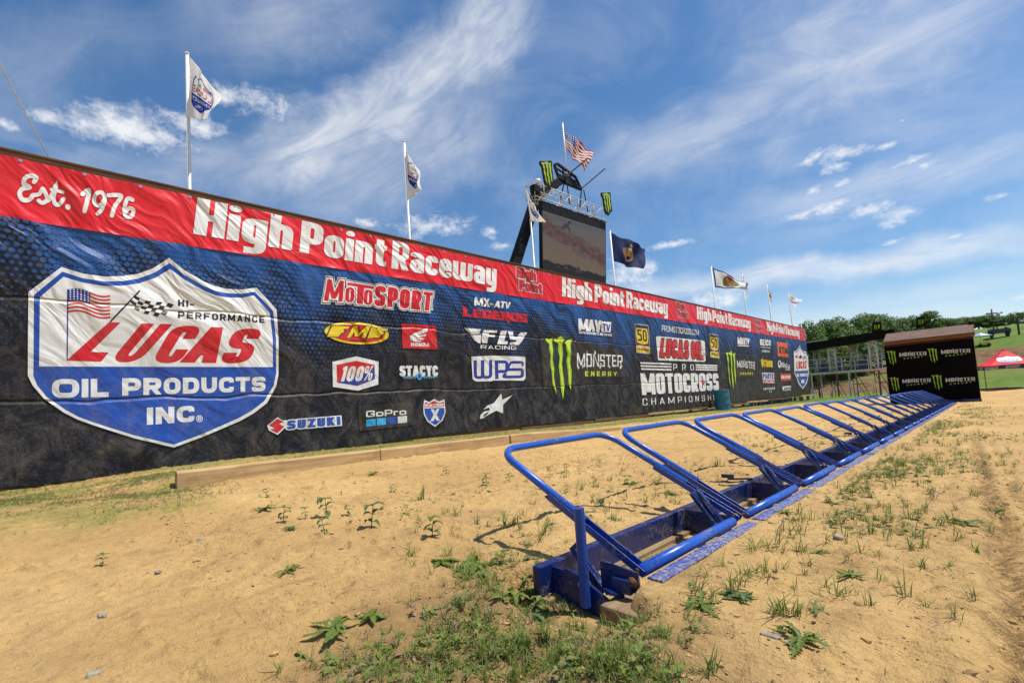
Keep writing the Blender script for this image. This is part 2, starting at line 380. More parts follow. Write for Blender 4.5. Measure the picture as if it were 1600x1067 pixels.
def ground_z(x, y):
    z = slope(y) * (1 - sstep(y, 50, 56)) + sstep(y, 50, 56) * -.55
    # valley, grassy bank and hill beyond the start area
    k = sstep(x + .12 * (y - 60), -17, 3)
    z = z + sstep(y, 54, 90) * 1.2 + k * (1.5 * sstep(y, 57, 66) + 1.9 * sstep(y, 63, 73) + 1.4 * sstep(y, 72, 82) + 2.2 * sstep(y, 80, 104)) + (1 - k) * 1.7 * sstep(y, 56, 72) + 3.0 * sstep(y, 100, 190)
    z = z + .14 * np.exp(-((y - 51.0) / .8) ** 2) * (.6 + vnoise(x * .9, y, 5)) * sstep(x, -6, -2)
    far = sstep(y, 22, 60)
    z = z + fbm(x, y, .5, 11, 3) * (.05 + .5 * far) * sstep(np.hypot(x + 1.1, y * 0), .4, 1.5)
    near = 1 - far
    z = z + fbm(x, y, 3.2, 21, 3) * .030 * near + fbm(x, y, 13, 31, 4) * .024 * near
    lump = np.clip(fbm(x, y, 11, 77, 3) * 2 - .30, 0, 1); z = z + lump * .06 * near; l2 = np.clip(fbm(x, y, 24, 87, 2) * 2 - .45, 0, 1); z = z + l2 * .035 * near
    # churned soil at the near end of the gate, the berm along the timber and the wheel rut at the right
    ch = np.exp(-(((x + 1.05) / .55) ** 2 + ((y - 1.0) / .5) ** 2)); z = z + ch * (fbm(x, y, 16, 41, 3) * .07 - .03)
    z = z + .030 * np.exp(-((x + 6.15) / .22) ** 2) * (.5 + vnoise(x * 2, y * 1.7, 9)) * sstep(y, .8, 1.6)
    z = z + .03 * sstep(-x, 3.0, 6.2) * (1 - sstep(y, 36, 44)) + (.12 - .025 * sstep(-x, 6.9, 8.5)) * sstep(-x, 6.48, 6.62) * (1 - sstep(y, 36, 44)) * sstep(y, -.5, 1.2)
    rx = x - .01 + .03 * (y - 1.7) + .12 * fbm(x * 0, y, 2.2, 55, 2); rut = np.exp(-(rx / .045) ** 2) + .7 * np.exp(-((rx - .13) / .035) ** 2); rut = rut * sstep(y, .8, 1.2) * (1 - sstep(y, 6, 12)); z = z - rut * (.035 + .05 * fbm(x, y, 18, 51, 3)); z = z + .02 * np.exp(-((rx + .10) / .05) ** 2) * (1 - sstep(y, 6, 12)) * (.4 + vnoise(x * 9, y * 9, 3))
    ho = ((x - gate_x(y) + .17) / .36) ** 2 + ((y - 1.43) / .22) ** 2; hm = 1 - sstep(ho, .45, 1.25); z = z * (1 - hm) + (slope(y) - .165 + fbm(x, y, 9, 91, 3) * .05) * hm
    # trench the gate frame lies in
    gx = gate_x(y); tr = sstep(x, gx - .40, gx - .345) * (1 - sstep(x, gx + .02, gx + .07)) * sstep(y, 1.36, 1.45) * (1 - sstep(y, 24.9, 25.2))
    z = z * (1 - tr) + (slope(y) - .14 + fbm(x, y, 8, 61, 2) * .05) * tr
    ed = np.exp(-((x - gx - .16) / .16) ** 2) * sstep(y, 1.5, 1.7) * (1 - sstep(y, 24.9, 25.2)); z = z * (1 - ed) + (slope(y) - .002 + fbm(x, y, 7, 71, 2) * .018) * ed
    return z
def axis(fine0, fine1, step, lo, hi, grow):
    a = list(np.arange(fine0, fine1, step)); s_ = step; v = a[-1]
    while v < hi: s_ *= grow; v += s_; a.append(v)
    s_ = step; v = a[0]
    while v > lo: s_ *= grow; v -= s_; a.insert(0, v)
    return np.array(a)
gxs = axis(-5.2, .9, .0155, -420, 420, 1.035); gys = axis(.25, 4.6, .0155, -60, 700, 1.02)
XX, YY = np.meshgrid(gxs, gys, indexing='ij'); ZZ = ground_z(XX, YY)
nx, ny = XX.shape
def grid_mesh(name, XX, YY, ZZ, m_):
    nx, ny = XX.shape; me = bpy.data.meshes.new(name)
    co = np.stack([XX, YY, ZZ], -1).reshape(-1, 3).astype(np.float32)
    idx = np.arange(nx * ny).reshape(nx, ny)
    q = np.stack([idx[:-1, :-1], idx[1:, :-1], idx[1:, 1:], idx[:-1, 1:]], -1).reshape(-1, 4)
    me.vertices.add(len(co)); me.vertices.foreach_set('co', co.ravel())
    me.loops.add(q.size); me.loops.foreach_set('vertex_index', q.ravel().astype(np.int32))
    me.polygons.add(len(q)); me.polygons.foreach_set('loop_start', np.arange(0, q.size, 4, dtype=np.int32))
    me.polygons.foreach_set('use_smooth', np.ones(len(q), dtype=bool))
    me.materials.append(m_); me.update(calc_edges=True); me.validate()
    o = bpy.data.objects.new(name, me); col.objects.link(o); return o
def ground_mat():
    m_ = bpy.data.materials.new('sandy_dirt_and_turf'); m_.use_nodes = True; t = NT(m_.node_tree); b = t.n['Principled BSDF']
    b.inputs['Roughness'].default_value = .92; b.inputs['Specular IOR Level'].default_value = .15
    P = t.pos(); x, y, z = t.sep(P)
    big = t.noise(P, .55, 5, .6); mid = t.noise(P, 4.5, 6, .65, .3); fine = t.noise(P, 70, 5, .7); crumb = t.noise(P, 24, 5, .72, .5)
    sand = t.mix(t.mr(big, .32, .68), (.66, .43, .172), (.52, .325, .122))
    sand = t.mix(t.math('MULTIPLY', t.mr(mid, .45, .72), .55), sand, (.47, .29, .125))
    sand = t.mix(t.math('MULTIPLY', t.mr(crumb, .59, .70), .72), sand, (.24, .14, .06))
    sand = t.mix(t.math('MULTIPLY', t.mr(fine, .62, .8), .35), sand, (.74, .55, .32))
    sand = t.mix(t.math('MULTIPLY', t.mr(t.noise(P, 190, 4, .75), .57, .70), .45), sand, (.32, .195, .09))
    sand = t.mix(t.math('MULTIPLY', t.mr(t.noise(P, 1.7, 7, .72, .8), .50, .68), .62), sand, (.36, .215, .09))
    sand = t.mix(t.math('MULTIPLY', t.mr(t.noise(t.mapping(P, scale=(1, .35, 1)), 6.5, 6, .72, .6), .55, .70), .5), sand, (.33, .20, .085))
    rx = t.math('ABSOLUTE', t.math('ADD', t.math('SUBTRACT', x, .01), t.math('ADD', t.math('MULTIPLY', t.math('SUBTRACT', y, 1.7), .03), t.math('MULTIPLY_ADD', mid, .12, -.06))))
    sand = t.mix(t.math('MULTIPLY', t.math('MULTIPLY', t.mr(rx, .015, .10, 1, 0), t.mr(crumb, .38, .6)), t.mr(y, 6, 12, .75, 0)), sand, (.17, .10, .045))
    # darker churned soil near the end of the gate
    cx = t.math('DIVIDE', t.math('ADD', x, 1.0), .75); cy = t.math('DIVIDE', t.math('SUBTRACT', y, .95), .6)
    ch = t.math('ADD', t.math('MULTIPLY', cx, cx), t.math('MULTIPLY', cy, cy))
    sand = t.mix(t.math('MULTIPLY', t.mr(t.math('ADD', ch, t.math('MULTIPLY_ADD', mid, 2.4, -1.2)), .3, 1.5, 1, 0), .62), sand, (.25, .15, .07))
    # blue overspray of the gate paint on the dirt in front
    bl = t.math('MULTIPLY', t.mr(t.noise(P, 7, 5, .7, .6), .62, .7), t.math('MULTIPLY', t.mr(t.math('ABSOLUTE', t.math('ADD', x, .45)), .1, .5, 1, 0), t.mr(y, 1.2, 1.8)))
    sand = t.mix(t.math('MULTIPLY', bl, .45), sand, (.16, .17, .33))
    g1 = t.noise(P, 1.6, 5, .65); g2 = t.noise(P, 22, 4, .7)
    grass = t.mix(t.mr(g1, .35, .65), (.19, .215, .035), (.27, .25, .07)); grass = t.mix(t.math('MULTIPLY', t.mr(g2, .5, .75), .6), grass, (.30, .22, .10))
    fg = t.mix(t.mr(t.noise(P, .12, 5, .6), .35, .65), (.085, .165, .018), (.135, .21, .034))
    fg = t.mix(t.math('MULTIPLY', t.mr(t.noise(P, .7, 6, .75), .42, .66), .6), fg, (.22, .20, .065)); fg = t.mix(t.math('MULTIPLY', t.mr(t.noise(P, 3.1, 5, .75), .5, .7), .5), fg, (.05, .09, .014))
    # turf between timber and wall, thinning to dirt at the near left
    edge = t.math('ADD', x, t.math('MULTIPLY_ADD', mid, .5, -.25))
    turf = t.mr(edge, -6.72, -6.5, 1, 0)
    nl = t.math('ADD', t.math('ADD', t.math('MULTIPLY', y, 1.0), t.math('MULTIPLY', x, -.55)), t.math('MULTIPLY_ADD', g1, 3.0, -1.5))
    lf = t.math('MULTIPLY', t.mr(nl, 1.5, 3.3), t.mr(y, .6, 1.1, 1, 0)); lf = t.math('MULTIPLY', lf, t.mr(edge, -5.0, -4.2, 1, 0))
    turf = t.math('MAXIMUM', turf, lf)
    bare = t.mr(t.noise(P, 1.1, 5, .65), .44, .6)
    turf = t.math('MULTIPLY', turf, t.math('SUBTRACT', 1.0, t.math('MULTIPLY', bare, t.mr(y, 1.6, 4.0, .9, .18))))
    c = t.mix(t.math('MULTIPLY', turf, t.mr(g2, .25, .6, .25, 1.0)), sand, grass)
    # past the start area: grass valley, brown track, grass hill
    yw = t.math('ADD', y, t.math('MULTIPLY_ADD', t.noise(P, .25, 4, .6), 3.0, -1.5))
    farg = t.math('MULTIPLY', t.mr(yw, 51.2, 52.6), 1.0)
    lside = t.math('MULTIPLY', t.mr(t.math('ADD', x, t.math('MULTIPLY', y, .09)), -3.2, -1.6, 1, 0), t.mr(yw, 27, 31))
    c = t.mix(t.math('MAXIMUM', farg, lside), c, fg)
    soil = t.mix(t.mr(t.noise(P, 1.4, 6, .7), .35, .7), (.13, .075, .035), (.24, .15, .075))
    yk = t.math('SUBTRACT', yw, t.math('MULTIPLY', x, .10))
    band = t.math('MULTIPLY', t.mr(yk, 66.5, 67.5), t.mr(yk, 72.0, 73.0, 1, 0))
    band = t.math('MAXIMUM', band, t.math('MULTIPLY', t.math('MULTIPLY', t.mr(yw, 56.5, 58), t.mr(yw, 63, 65, 1, 0)), t.mr(x, -7, -5.5, 1, 0)))
    berm = t.math('MULTIPLY', t.mr(t.math('ABSOLUTE', t.math('SUBTRACT', yw, 51.0)), .6, 1.3, 1, 0), t.mr(x, -5, -2.5))
    rough2 = t.math('MULTIPLY', t.math('MULTIPLY', t.mr(yk, 61, 62.5), t.mr(yk, 66, 67, 1, 0)), t.mr(t.noise(P, .8, 4, .7), .42, .6))
    c = t.mix(t.math('MULTIPLY', rough2, .6), c, (.22, .16, .06))
    c = t.mix(t.math('MAXIMUM', band, berm), c, soil)
    t.put(b.inputs['Base Color'], c)
    bn = t.node('ShaderNodeBump'); bn.inputs['Strength'].default_value = 1.0; bn.inputs['Distance'].default_value = .022
    t.put(bn.inputs['Height'], t.math('ADD', t.math('MULTIPLY', crumb, 1.0), t.math('ADD', t.math('MULTIPLY', fine, .5), t.math('MULTIPLY', t.math('ABSOLUTE', t.math('SUBTRACT', t.noise(P, 38, 4, .65, .8), .5)), -.4))))
    t.l.new(bn.outputs[0], b.inputs['Normal'])
    return m_
ground = grid_mesh('ground', XX, YY, ZZ, ground_mat()); tag(ground, kind='structure')
def gz(x, y): return float(ground_z(np.array([x], float), np.array([y], float))[0])
def gpt(px, py):
    p = on_g(px, py)
    d = _ray(px, py); z = gz(p.x, p.y)
    for _ in range(6): p = CAM + d * ((z - CAMZ) / d.z); z = gz(p.x, p.y)
    return Vector((p.x, p.y, z))
#@@PART2@@
# ------------------------------------------------------------------ printing (flat graphics that lie on a real surface)
def fillet(pts, closed, r):
    out = []; n = len(pts)
    for i, p in enumerate(pts):
        rr = p[2] if len(p) > 2 else r; P = Vector(p[:2])
        if (not closed and i in (0, n - 1)) or rr <= 0: out.append(P); continue
        A = Vector(pts[i - 1][:2]); B = Vector(pts[(i + 1) % n][:2]); a = A - P; b = B - P
        la, lb = a.length, b.length
        if la < 1e-6 or lb < 1e-6: out.append(P); continue
        d = min(rr, la * .5, lb * .5); p0 = P + a / la * d; p1 = P + b / lb * d
        for k in range(6):
            t = k / 5; out.append(p0 * (1 - t) ** 2 + P * 2 * t * (1 - t) + p1 * t * t)
    return out
class Print:
    """mp: photo pixel -> (a,b) on the surface; to3: (a,b,height) -> world"""
    def __init__(s, mp, to3, step=.0013): s.mp = mp; s.to3 = to3; s.step = step; s.v = []; s.f = []; s.m = []; s.mats = []; s.k = 0; s.o = (0, 0, 1, 1)
    def zoom(s, ox, oy, sx, sy=None): s.o = (ox, oy, sx, sy or sx); return s
    def px(s, p): return s.mp(s.o[0] + p[0] * s.o[2], s.o[1] + p[1] * s.o[3])
    def mi(s, m_):
        if m_ not in s.mats: s.mats.append(m_)
        return s.mats.index(m_)
    def raw(s, pts, m_, L, holes=()):
        """pts on the surface"""
        loops = [[Vector((*p, 0)) for p in pts]] + [[Vector((*p, 0)) for p in h] for h in holes]
        tri = tessellate_polygon(loops); flat = [p for l in loops for p in l]
        s.k += 1; off = L * s.step + (s.k % 12) * 2e-5; n = len(s.v)
        s.v += [s.to3(p.x, p.y, off) for p in flat]
        for t in tri:
            a, b, c = (flat[i] for i in t)
            if (b - a).cross(c - a).z < 0: t = t[::-1]
            s.f.append(tuple(i + n for i in t)); s.m.append(s.mi(m_))
    def poly(s, pts, m_, L=1, holes=()): s.raw([s.px(p) for p in pts], m_, L, [[s.px(p) for p in h] for h in holes])
    def ell(s, c, rx, ry, m_, L=1, n=36, rot=0):
        cr, sr = math.cos(rot), math.sin(rot)
        s.poly([(c[0] + rx * math.cos(t * 2 * PI / n) * cr - ry * math.sin(t * 2 * PI / n) * sr, c[1] + rx * math.cos(t * 2 * PI / n) * sr + ry * math.sin(t * 2 * PI / n) * cr) for t in range(n)], m_, L)
    def quadmap(s, quad, W_=1.0, H_=1.0):
        bl, br, tr, tl = [Vector(s.px(p)) for p in quad]
        def f(u, v):
            u /= W_; v /= H_
            return bl * (1 - u) * (1 - v) + br * u * (1 - v) + tr * u * v + tl * (1 - u) * v
        return f
    def strip(s, pts, closed, hx, hy, f, m_, L):
        """thick line: half thickness hx across uprights, hy across levels, in the map's own space"""
        k = hy / hx; P = [Vector((p.x * k, p.y)) for p in pts]; n = len(P); l = []; r = []
        q = [P[0]]
        for p in P[1:]:
            if (p - q[-1]).length > 1e-5: q.append(p)
        if closed and (q[0] - q[-1]).length < 1e-5: q.pop()
        P = q; n = len(P)
        for i in range(n):
            a = P[i] - P[i - 1] if (closed or i > 0) else P[1] - P[0]
            b = P[(i + 1) % n] - P[i] if (closed or i < n - 1) else P[-1] - P[-2]
            a = a.normalized(); b = b.normalized(); na = Vector((-a.y, a.x)); nb = Vector((-b.y, b.x))
            mvec = (na + nb); 
            if mvec.length < 1e-4: mvec = na
            mvec.normalize(); c = max(.42, mvec.dot(na)); mvec = mvec * (hy / c)
            l.append(P[i] + mvec); r.append(P[i] - mvec)
        s.k += 1; off = L * s.step + (s.k % 12) * 2e-5; n0 = len(s.v)
        for a, b in zip(l, r):
            for p in (a, b):
                pass
        mm = s.mi(m_); g2 = [tuple(f(p.x / k, p.y)) for p in l], [tuple(f(p.x / k, p.y)) for p in r]
        for i in range(n if closed else n - 1):      # every piece a hair higher than the last, so none lie in one plane
            j = (i + 1) % n; o_ = off + i * 8e-6; n1_ = len(s.v)
            s.v += [s.to3(*g2[1][i], o_), s.to3(*g2[1][j], o_), s.to3(*g2[0][j], o_), s.to3(*g2[0][i], o_)]
            s.f.append((n1_, n1_ + 1, n1_ + 2, n1_ + 3)); s.m.append(mm)
    def line(s, txt, quad, m_, L=2, tx=.2, ty=.16, r=.22, gap=.12, grow=0.0, diag=True, widths=None, space=.35):
        """a line of drawn lettering stretched over a quad (BL, BR, TR, TL); heights in units of the capital"""
        W_ = 0; pen = []
        for ch in txt:
            if ch == ' ': W_ += space; continue
            w = (widths or {}).get(ch, GW.get(ch, .62)); 
            if ch in 'Ii.!1' and not (widths and ch in widths): w = max(tx * 1.02, w if ch == '1' else 0)
            pen.append((ch, W_, w)); W_ += w + gap
        W_ -= gap; f0_ = s.quadmap(quad, W_, 1.0)
        for ch, x0, w in pen:
            f = lambda u, v, x0=x0: f0_(u + x0, v)
            for kind, pts, rr in glyph(ch, w, tx / 2, ty / 2, r):
                if kind == 'p' or kind == 'c':
                    q = fillet(pts, kind == 'c', rr)
                    if grow and kind == 'p':
                        a = (q[0] - q[1]).normalized(); b = (q[-1] - q[-2]).normalized(); q[0] = q[0] + Vector((a.x * grow, a.y * grow)); q[-1] = q[-1] + Vector((b.x * grow, b.y * grow))
                    s.strip(q, kind == 'c', tx / 2 + grow, ty / 2 + grow, f, m_, L)
                elif kind == 'd':
                    (xa, ya), (xb, yb) = pts; h = tx / 2 * 1.02 + grow * 1.2; e = grow * (1 if yb > ya else -1)
                    q = [(xa - h, ya - e), (xa + h, ya - e), (xb + h, yb + e), (xb - h, yb + e)]
                    s.raw([tuple(f(*p)) for p in q], m_, L)
                elif kind == 'e':
                    cx, cy, rx, ry = pts
                    s.raw([tuple(f(cx + (rx + grow) * math.cos(t * PI / 10), cy + (ry + grow) * math.sin(t * PI / 10))) for t in range(20)], m_, L)
    def path(s, pts, th, m_, L=2, closed=False, r=0.0):
        """line of even width drawn in pixels of the current zoom"""
        q = fillet(pts, closed, r); s.strip(q, closed, th / 2, th / 2, lambda u, v: Vector(s.px((u, v))), m_, L)
    def build(s, name, parent, label=None):
        off = Vector((0, 0, 0)); p = parent
        while p is not None: off = off + p.location; p = p.parent
        o = obj(name, [Vector(v) - off for v in s.v], s.f, [M[k] for k in s.mats], parent, s.m)
        # faces look out of the surface
        if label: o['label'] = label
        return o
GW = {'M': .95, 'W': 1.0, 'I': .2, 'i': .2, 'w': .9, 'm': .9, '1': .4, '.': .2, '-': .4, 't': .45, 'r': .45, '%': 1.0, 'J': .5, 'L': .56, 'E': .56, 'F': .54, 'T': .62, 'V': .7, 'A': .72, 'X': .72, 'Y': .7, 'K': .68, "'": .2}
def glyph(ch, w, hx, hy, r):
    L, Rr, B, T, Mi, C = hx, w - hx, hy, 1 - hy, .5, w / 2
    xh = .74; xT = xh - hy
    p, c, d = (lambda pts, rr=r: ('p', pts, rr)), (lambda pts, rr=r: ('c', pts, rr)), (lambda a, b: ('d', (a, b), 0))
    G = {
     'A': lambda: [d((hx, 0), (C, 1)), d((w - hx, 0), (C, 1)), p([(w * .24, .28), (w * .76, .28)], 0)],
     'B': lambda: [c([(L, B, 0), (Rr, B), (Rr, Mi), (L, Mi, 0)]), c([(L, Mi, 0), (Rr - .03, Mi), (Rr - .03, T), (L, T, 0)])],
     'C': lambda: [p([(Rr, .64), (Rr, T), (L, T), (L, B), (Rr, B), (Rr, .36)])],
     'D': lambda: [c([(L, B, 0), (Rr, B), (Rr, T), (L, T, 0)])],
     'E': lambda: [p([(w, T), (L, T), (L, B), (w, B)], 0), p([(L, Mi), (w * .9, Mi)], 0)],
     'F': lambda: [p([(w, T), (L, T), (L, 0)], 0), p([(L, .48), (w * .88, .48)], 0)],
     'G': lambda: [p([(Rr, .66), (Rr, T), (L, T), (L, B), (Rr, B), (Rr, .46, 0), (C, .46)])],
     'H': lambda: [p([(L, 0), (L, 1)]), p([(Rr, 0), (Rr, 1)]), p([(L, Mi), (Rr, Mi)])],
     'I': lambda: [p([(C, 0), (C, 1)])],
     'K': lambda: [p([(L, 0), (L, 1)]), d((L + hx * .6, .45), (w - hx, 1)), d((L + hx * .9, .55), (w - hx, 0))],
     'L': lambda: [p([(L, 1), (L, B), (w, B)], 0)],
     'M': lambda: [p([(L, 0), (L, 1)]), p([(Rr, 0), (Rr, 1)]), d((C, .12), (hx, 1)), d((C, .12), (w - hx, 1))],
     'N': lambda: [p([(L, 0), (L, 1)]), p([(Rr, 0), (Rr, 1)]), d((w - hx, 0), (hx, 1))],
     'O': lambda: [c([(L, B), (Rr, B), (Rr, T), (L, T)])],
     'P': lambda: [p([(L, 0), (L, T, 0), (Rr, T), (Rr, .40), (L, .40)])],
     'R': lambda: [p([(L, 0), (L, T, 0), (Rr, T), (Rr, .44), (L, .44)]), d((w - hx * .95, 0), (C, .46))],
     'S': lambda: [p([(Rr, .70), (Rr, T), (L, T), (L, Mi), (Rr, Mi), (Rr, B), (L, B), (L, .30)])],
     'T': lambda: [p([(0, T), (w, T)]), p([(C, 0), (C, 1)])],
     'U': lambda: [p([(L, 1), (L, B), (Rr, B), (Rr, 1)])],
     'V': lambda: [d((C, 0), (hx, 1)), d((C, 0), (w - hx, 1))],
     'W': lambda: [d((w * .29, 0), (hx, 1)), d((w * .29, 0), (C, 1)), d((w * .71, 0), (C, 1)), d((w * .71, 0), (w - hx, 1))],
     'X': lambda: [d((hx, 0), (w - hx, 1)), d((w - hx, 0), (hx, 1))],
     'Y': lambda: [d((C, .42), (hx, 1)), d((C, .42), (w - hx, 1)), p([(C, 0), (C, .5)])],
     'Z': lambda: [p([(0, T), (w, T)]), p([(0, B), (w, B)]), d((hx, 0), (w - hx, 1))],
     '0': lambda: [c([(L, B), (Rr, B), (Rr, T), (L, T)])],
     '1': lambda: [p([(w - hx, 0), (w - hx, 1)]), p([(0, .84), (w - hx, .84)], 0)],
     '5': lambda: [p([(w, T), (L, T, 0), (L, .56, 0), (Rr, .56), (Rr, B), (0, B)])],
     '6': lambda: [p([(Rr, .75), (Rr, T), (L, T), (L, B), (Rr, B), (Rr, .55), (L, .55)])],
     '7': lambda: [p([(0, T), (Rr, T, 0), (C - hx * .3, 0)])],
     '9': lambda: [p([(L, .25), (L, B), (Rr, B), (Rr, T), (L, T), (L, .45), (Rr, .45)])],
     '%': lambda: [c([(L, .55), (.36 - hx * .2, .55), (.36 - hx * .2, T), (L, T)], r * .8), c([(w - .36 + hx * .2, B), (Rr, B), (Rr, .45), (w - .36 + hx * .2, .45)], r * .8), d((w * .22, 0), (w * .78, 1))],
     '-': lambda: [p([(0, .4), (w, .4)])], '.': lambda: [p([(C, 0), (C, hy * 2)])],
     'a': lambda: [p([(L, xT - .07), (L, xT), (Rr, xT), (Rr, 0)]), c([(L, B), (Rr, B), (Rr, .40), (L, .40)])],
     'c': lambda: [p([(Rr, .50), (Rr, xT), (L, xT), (L, B), (Rr, B), (Rr, .26)])],
     'e': lambda: [p([(Rr, .22), (Rr, B), (L, B), (L, xT), (Rr, xT), (Rr, .36, 0), (L, .36)])],
     'g': lambda: [c([(L, B), (Rr, B), (Rr, xT), (L, xT)]), p([(Rr, xh), (Rr, -.2), (L * .6, -.2)])],
     'h': lambda: [p([(L, 0), (L, 1)]), p([(L, xT), (Rr, xT), (Rr, 0)])],
     'i': lambda: [p([(C, 0), (C, xh)]), ('e', (C, .91, hx * 1.08, .095), 0)],
     'n': lambda: [p([(L, 0), (L, xh)]), p([(L, xT), (Rr, xT), (Rr, 0)])],
     'o': lambda: [c([(L, B), (Rr, B), (Rr, xT), (L, xT)])],
     'r': lambda: [p([(L, 0), (L, xh)]), p([(L, xT), (w, xT)])],
     't': lambda: [p([(C - .02, .93), (C - .02, B), (w, B)]), p([(0, xT), (w, xT)])],
     'w': lambda: [p([(L, xh), (L, B), (C, B), (C, xh)], r * .6), p([(C, B), (Rr, B), (Rr, xh)], r * .6)],
     'y': lambda: [p([(L, xh), (L, B), (Rr, B)]), p([(Rr, xh), (Rr, -.2), (L * .5, -.2)])],
     's': lambda: [p([(Rr, .56), (Rr, xT), (L, xT), (L, xh / 2), (Rr, xh / 2), (Rr, B), (L, B), (L, .2)])],
     "'": lambda: [p([(C, .7), (C, 1)])],
    }
    return G.get(ch, G['O'])()

# ------------------------------------------------------------------ the long start wall with its banners
WX = -8.6
wall = empty('start_wall', (-8.8, 17.5, 0), 'long timber start wall of brown boards behind the red and blue banners', 'wall'); wall['kind'] = 'thing'
b = MB()
for k in range(16):                     # level boards behind the cloth
    z0 = .02 + k * .275 
    for (ya, yb) in ((-2.6, 9.9), (9.91, 22.6), (22.61, 36.9)): b.box((-8.72, ya, z0 - .004 * ya * 0), (-8.66, yb, z0 + .268))
b.build('board_cladding', M['pallet'], wall)
b = MB()
for ya, yb in ((-2.65, 10.6), (10.61, 23.8), (23.81, 37.0)):
    tz = lambda y: 4.515 + .0036 * y
    b.bar((-8.675, ya, tz(ya) - .015), (-8.675, yb, tz(yb) - .015), .15, .03, bev=.004); b.bar((-8.625, ya, tz(ya) - .085), (-8.625, yb, tz(yb) - .085), .03, .105)
b.build('cap_board', M['fascia'], wall)
for i in range(27):
    y = -2.4 + i * 1.5; b = MB(); b.box((-8.86, y, gz(-8.8, y) - .15), (-8.725, y + .12, 4.44), .006); b.build('post', M['pallet'], wall)
for i in range(10):
    y = 5.2 + i * 3.25; b = MB(); zz = .05 - .004 * i; b.bar((-8.63, y, zz + .015), (-8.63, y + 3.2, zz - .035), .05, .085, bev=.004); b.build('bottom_rail', M['timber' if i % 3 == 0 else 'pallet'], wall)
for i in range(9):
    y = 11 + i * 2.9; b = MB(); b.box((-8.70, y, gz(-8.7, y) - .1), (-8.60, y + .09, .05 + .0), .004); b.build('short_stud', M['pallet'], wall)
def cloth(name, y0, y1, zb, zt, m_, label, cat, seed, hang=.03, grommets=0):
    """a banner: a fine sheet that bellies a little between its fixings"""
    ny_, nz_ = int((y1 - y0) / .12), 26
    vs = []; rs = np.random.RandomState(seed)
    for j in range(nz_ + 1):
        v = j / nz_
        for i in range(ny_ + 1):
            y = y0 + (y1 - y0) * i / ny_
            lo = zb(y) + hang * (math.sin(y * 2.1 + seed) * .5 + math.sin(y * 5.3) * .25) * .5; hi = zt(y) - .012 * abs(math.sin(y * PI / .62))
            z = lo * (1 - v) + hi * v
            belly = 0
            if v < .06: belly = .012 * math.sin(y * 3.7 + seed) * (1 - v / .06)
            vs.append(Vector((WX + belly, y, z)))
    n = ny_ + 1; fs = [(j * n + i, j * n + i + 1, (j + 1) * n + i + 1, (j + 1) * n + i) for j in range(nz_) for i in range(ny_)]
    # thickness: a back sheet 4 mm behind
    k = len(vs); vs2 = [v + Vector((-.004, 0, 0)) for v in vs]
    fs2 = [tuple(reversed([q + k for q in f])) for f in fs]
    root = empty(name, (WX, (y0 + y1) / 2, 2), label, cat)
    off = root.location
    mats = [m_, M['zinc']]; allv = vs + vs2; allf = fs + fs2; fm = [0] * len(allf)
    if grommets:
        y = y0 + .2
        while y < y1 - .1:
            z = zt(y) - .035; q = len(allv)
            allv += [Vector((WX + .006, y + .022 * math.cos(t * PI / 4), z + .022 * math.sin(t * PI / 4))) for t in range(8)]
            allf.append(tuple(range(q, q + 8))); fm.append(1); y += .62
    obj('cloth', [v - off for v in allv], allf, mats, root, fm, True)
    return root
zt_ = lambda y: 4.415 + .0053 * y
zm_ = lambda y: 3.575 + .0052 * y
zb_ = lambda y: .10 + .07 * math.exp(-((y - 7) / 3) ** 2)
SEAM = 22.5
redA = cloth('title_banner', -2.6, SEAM - .01, zm_, zt_, M['banner_red'], 'long red vinyl banner with white track name along the top of the wall', 'banner', 1, 0, True)
redB = cloth('title_banner', SEAM + .01, 36.9, lambda y: zm_(y), zt_, M['banner_red'], 'shorter red vinyl banner at the far end of the wall, behind the flags', 'banner', 2, 0, True)
bluA = cloth('sponsor_banner', -2.6, SEAM - .01, zb_, lambda y: zm_(y) + .02, M['banner_blue'], 'long blue and black dotted sponsor banner with the big oil shield', 'banner', 3, .05)
bluB = cloth('sponsor_banner', SEAM + .01, 36.9, zb_, lambda y: zm_(y) + .02, M['banner_blue'], 'dotted sponsor banner at the far end of the wall with the narrow oil shield', 'banner', 4, .05)
for o in list(bluA.children) + list(bluB.children): o.location.x -= .006
def wall_mp(px, py): p = on_x(px, py, WX); return (p.y, p.z)
def wall_3(a, b_, h): return Vector((WX + .0045 + h, a, b_))
def WP(ox=0, oy=0, s_=1.0): return Print(wall_mp, wall_3).zoom(ox, oy, s_)
def direct(): return Print(lambda a, b_: (a, b_), wall_3)

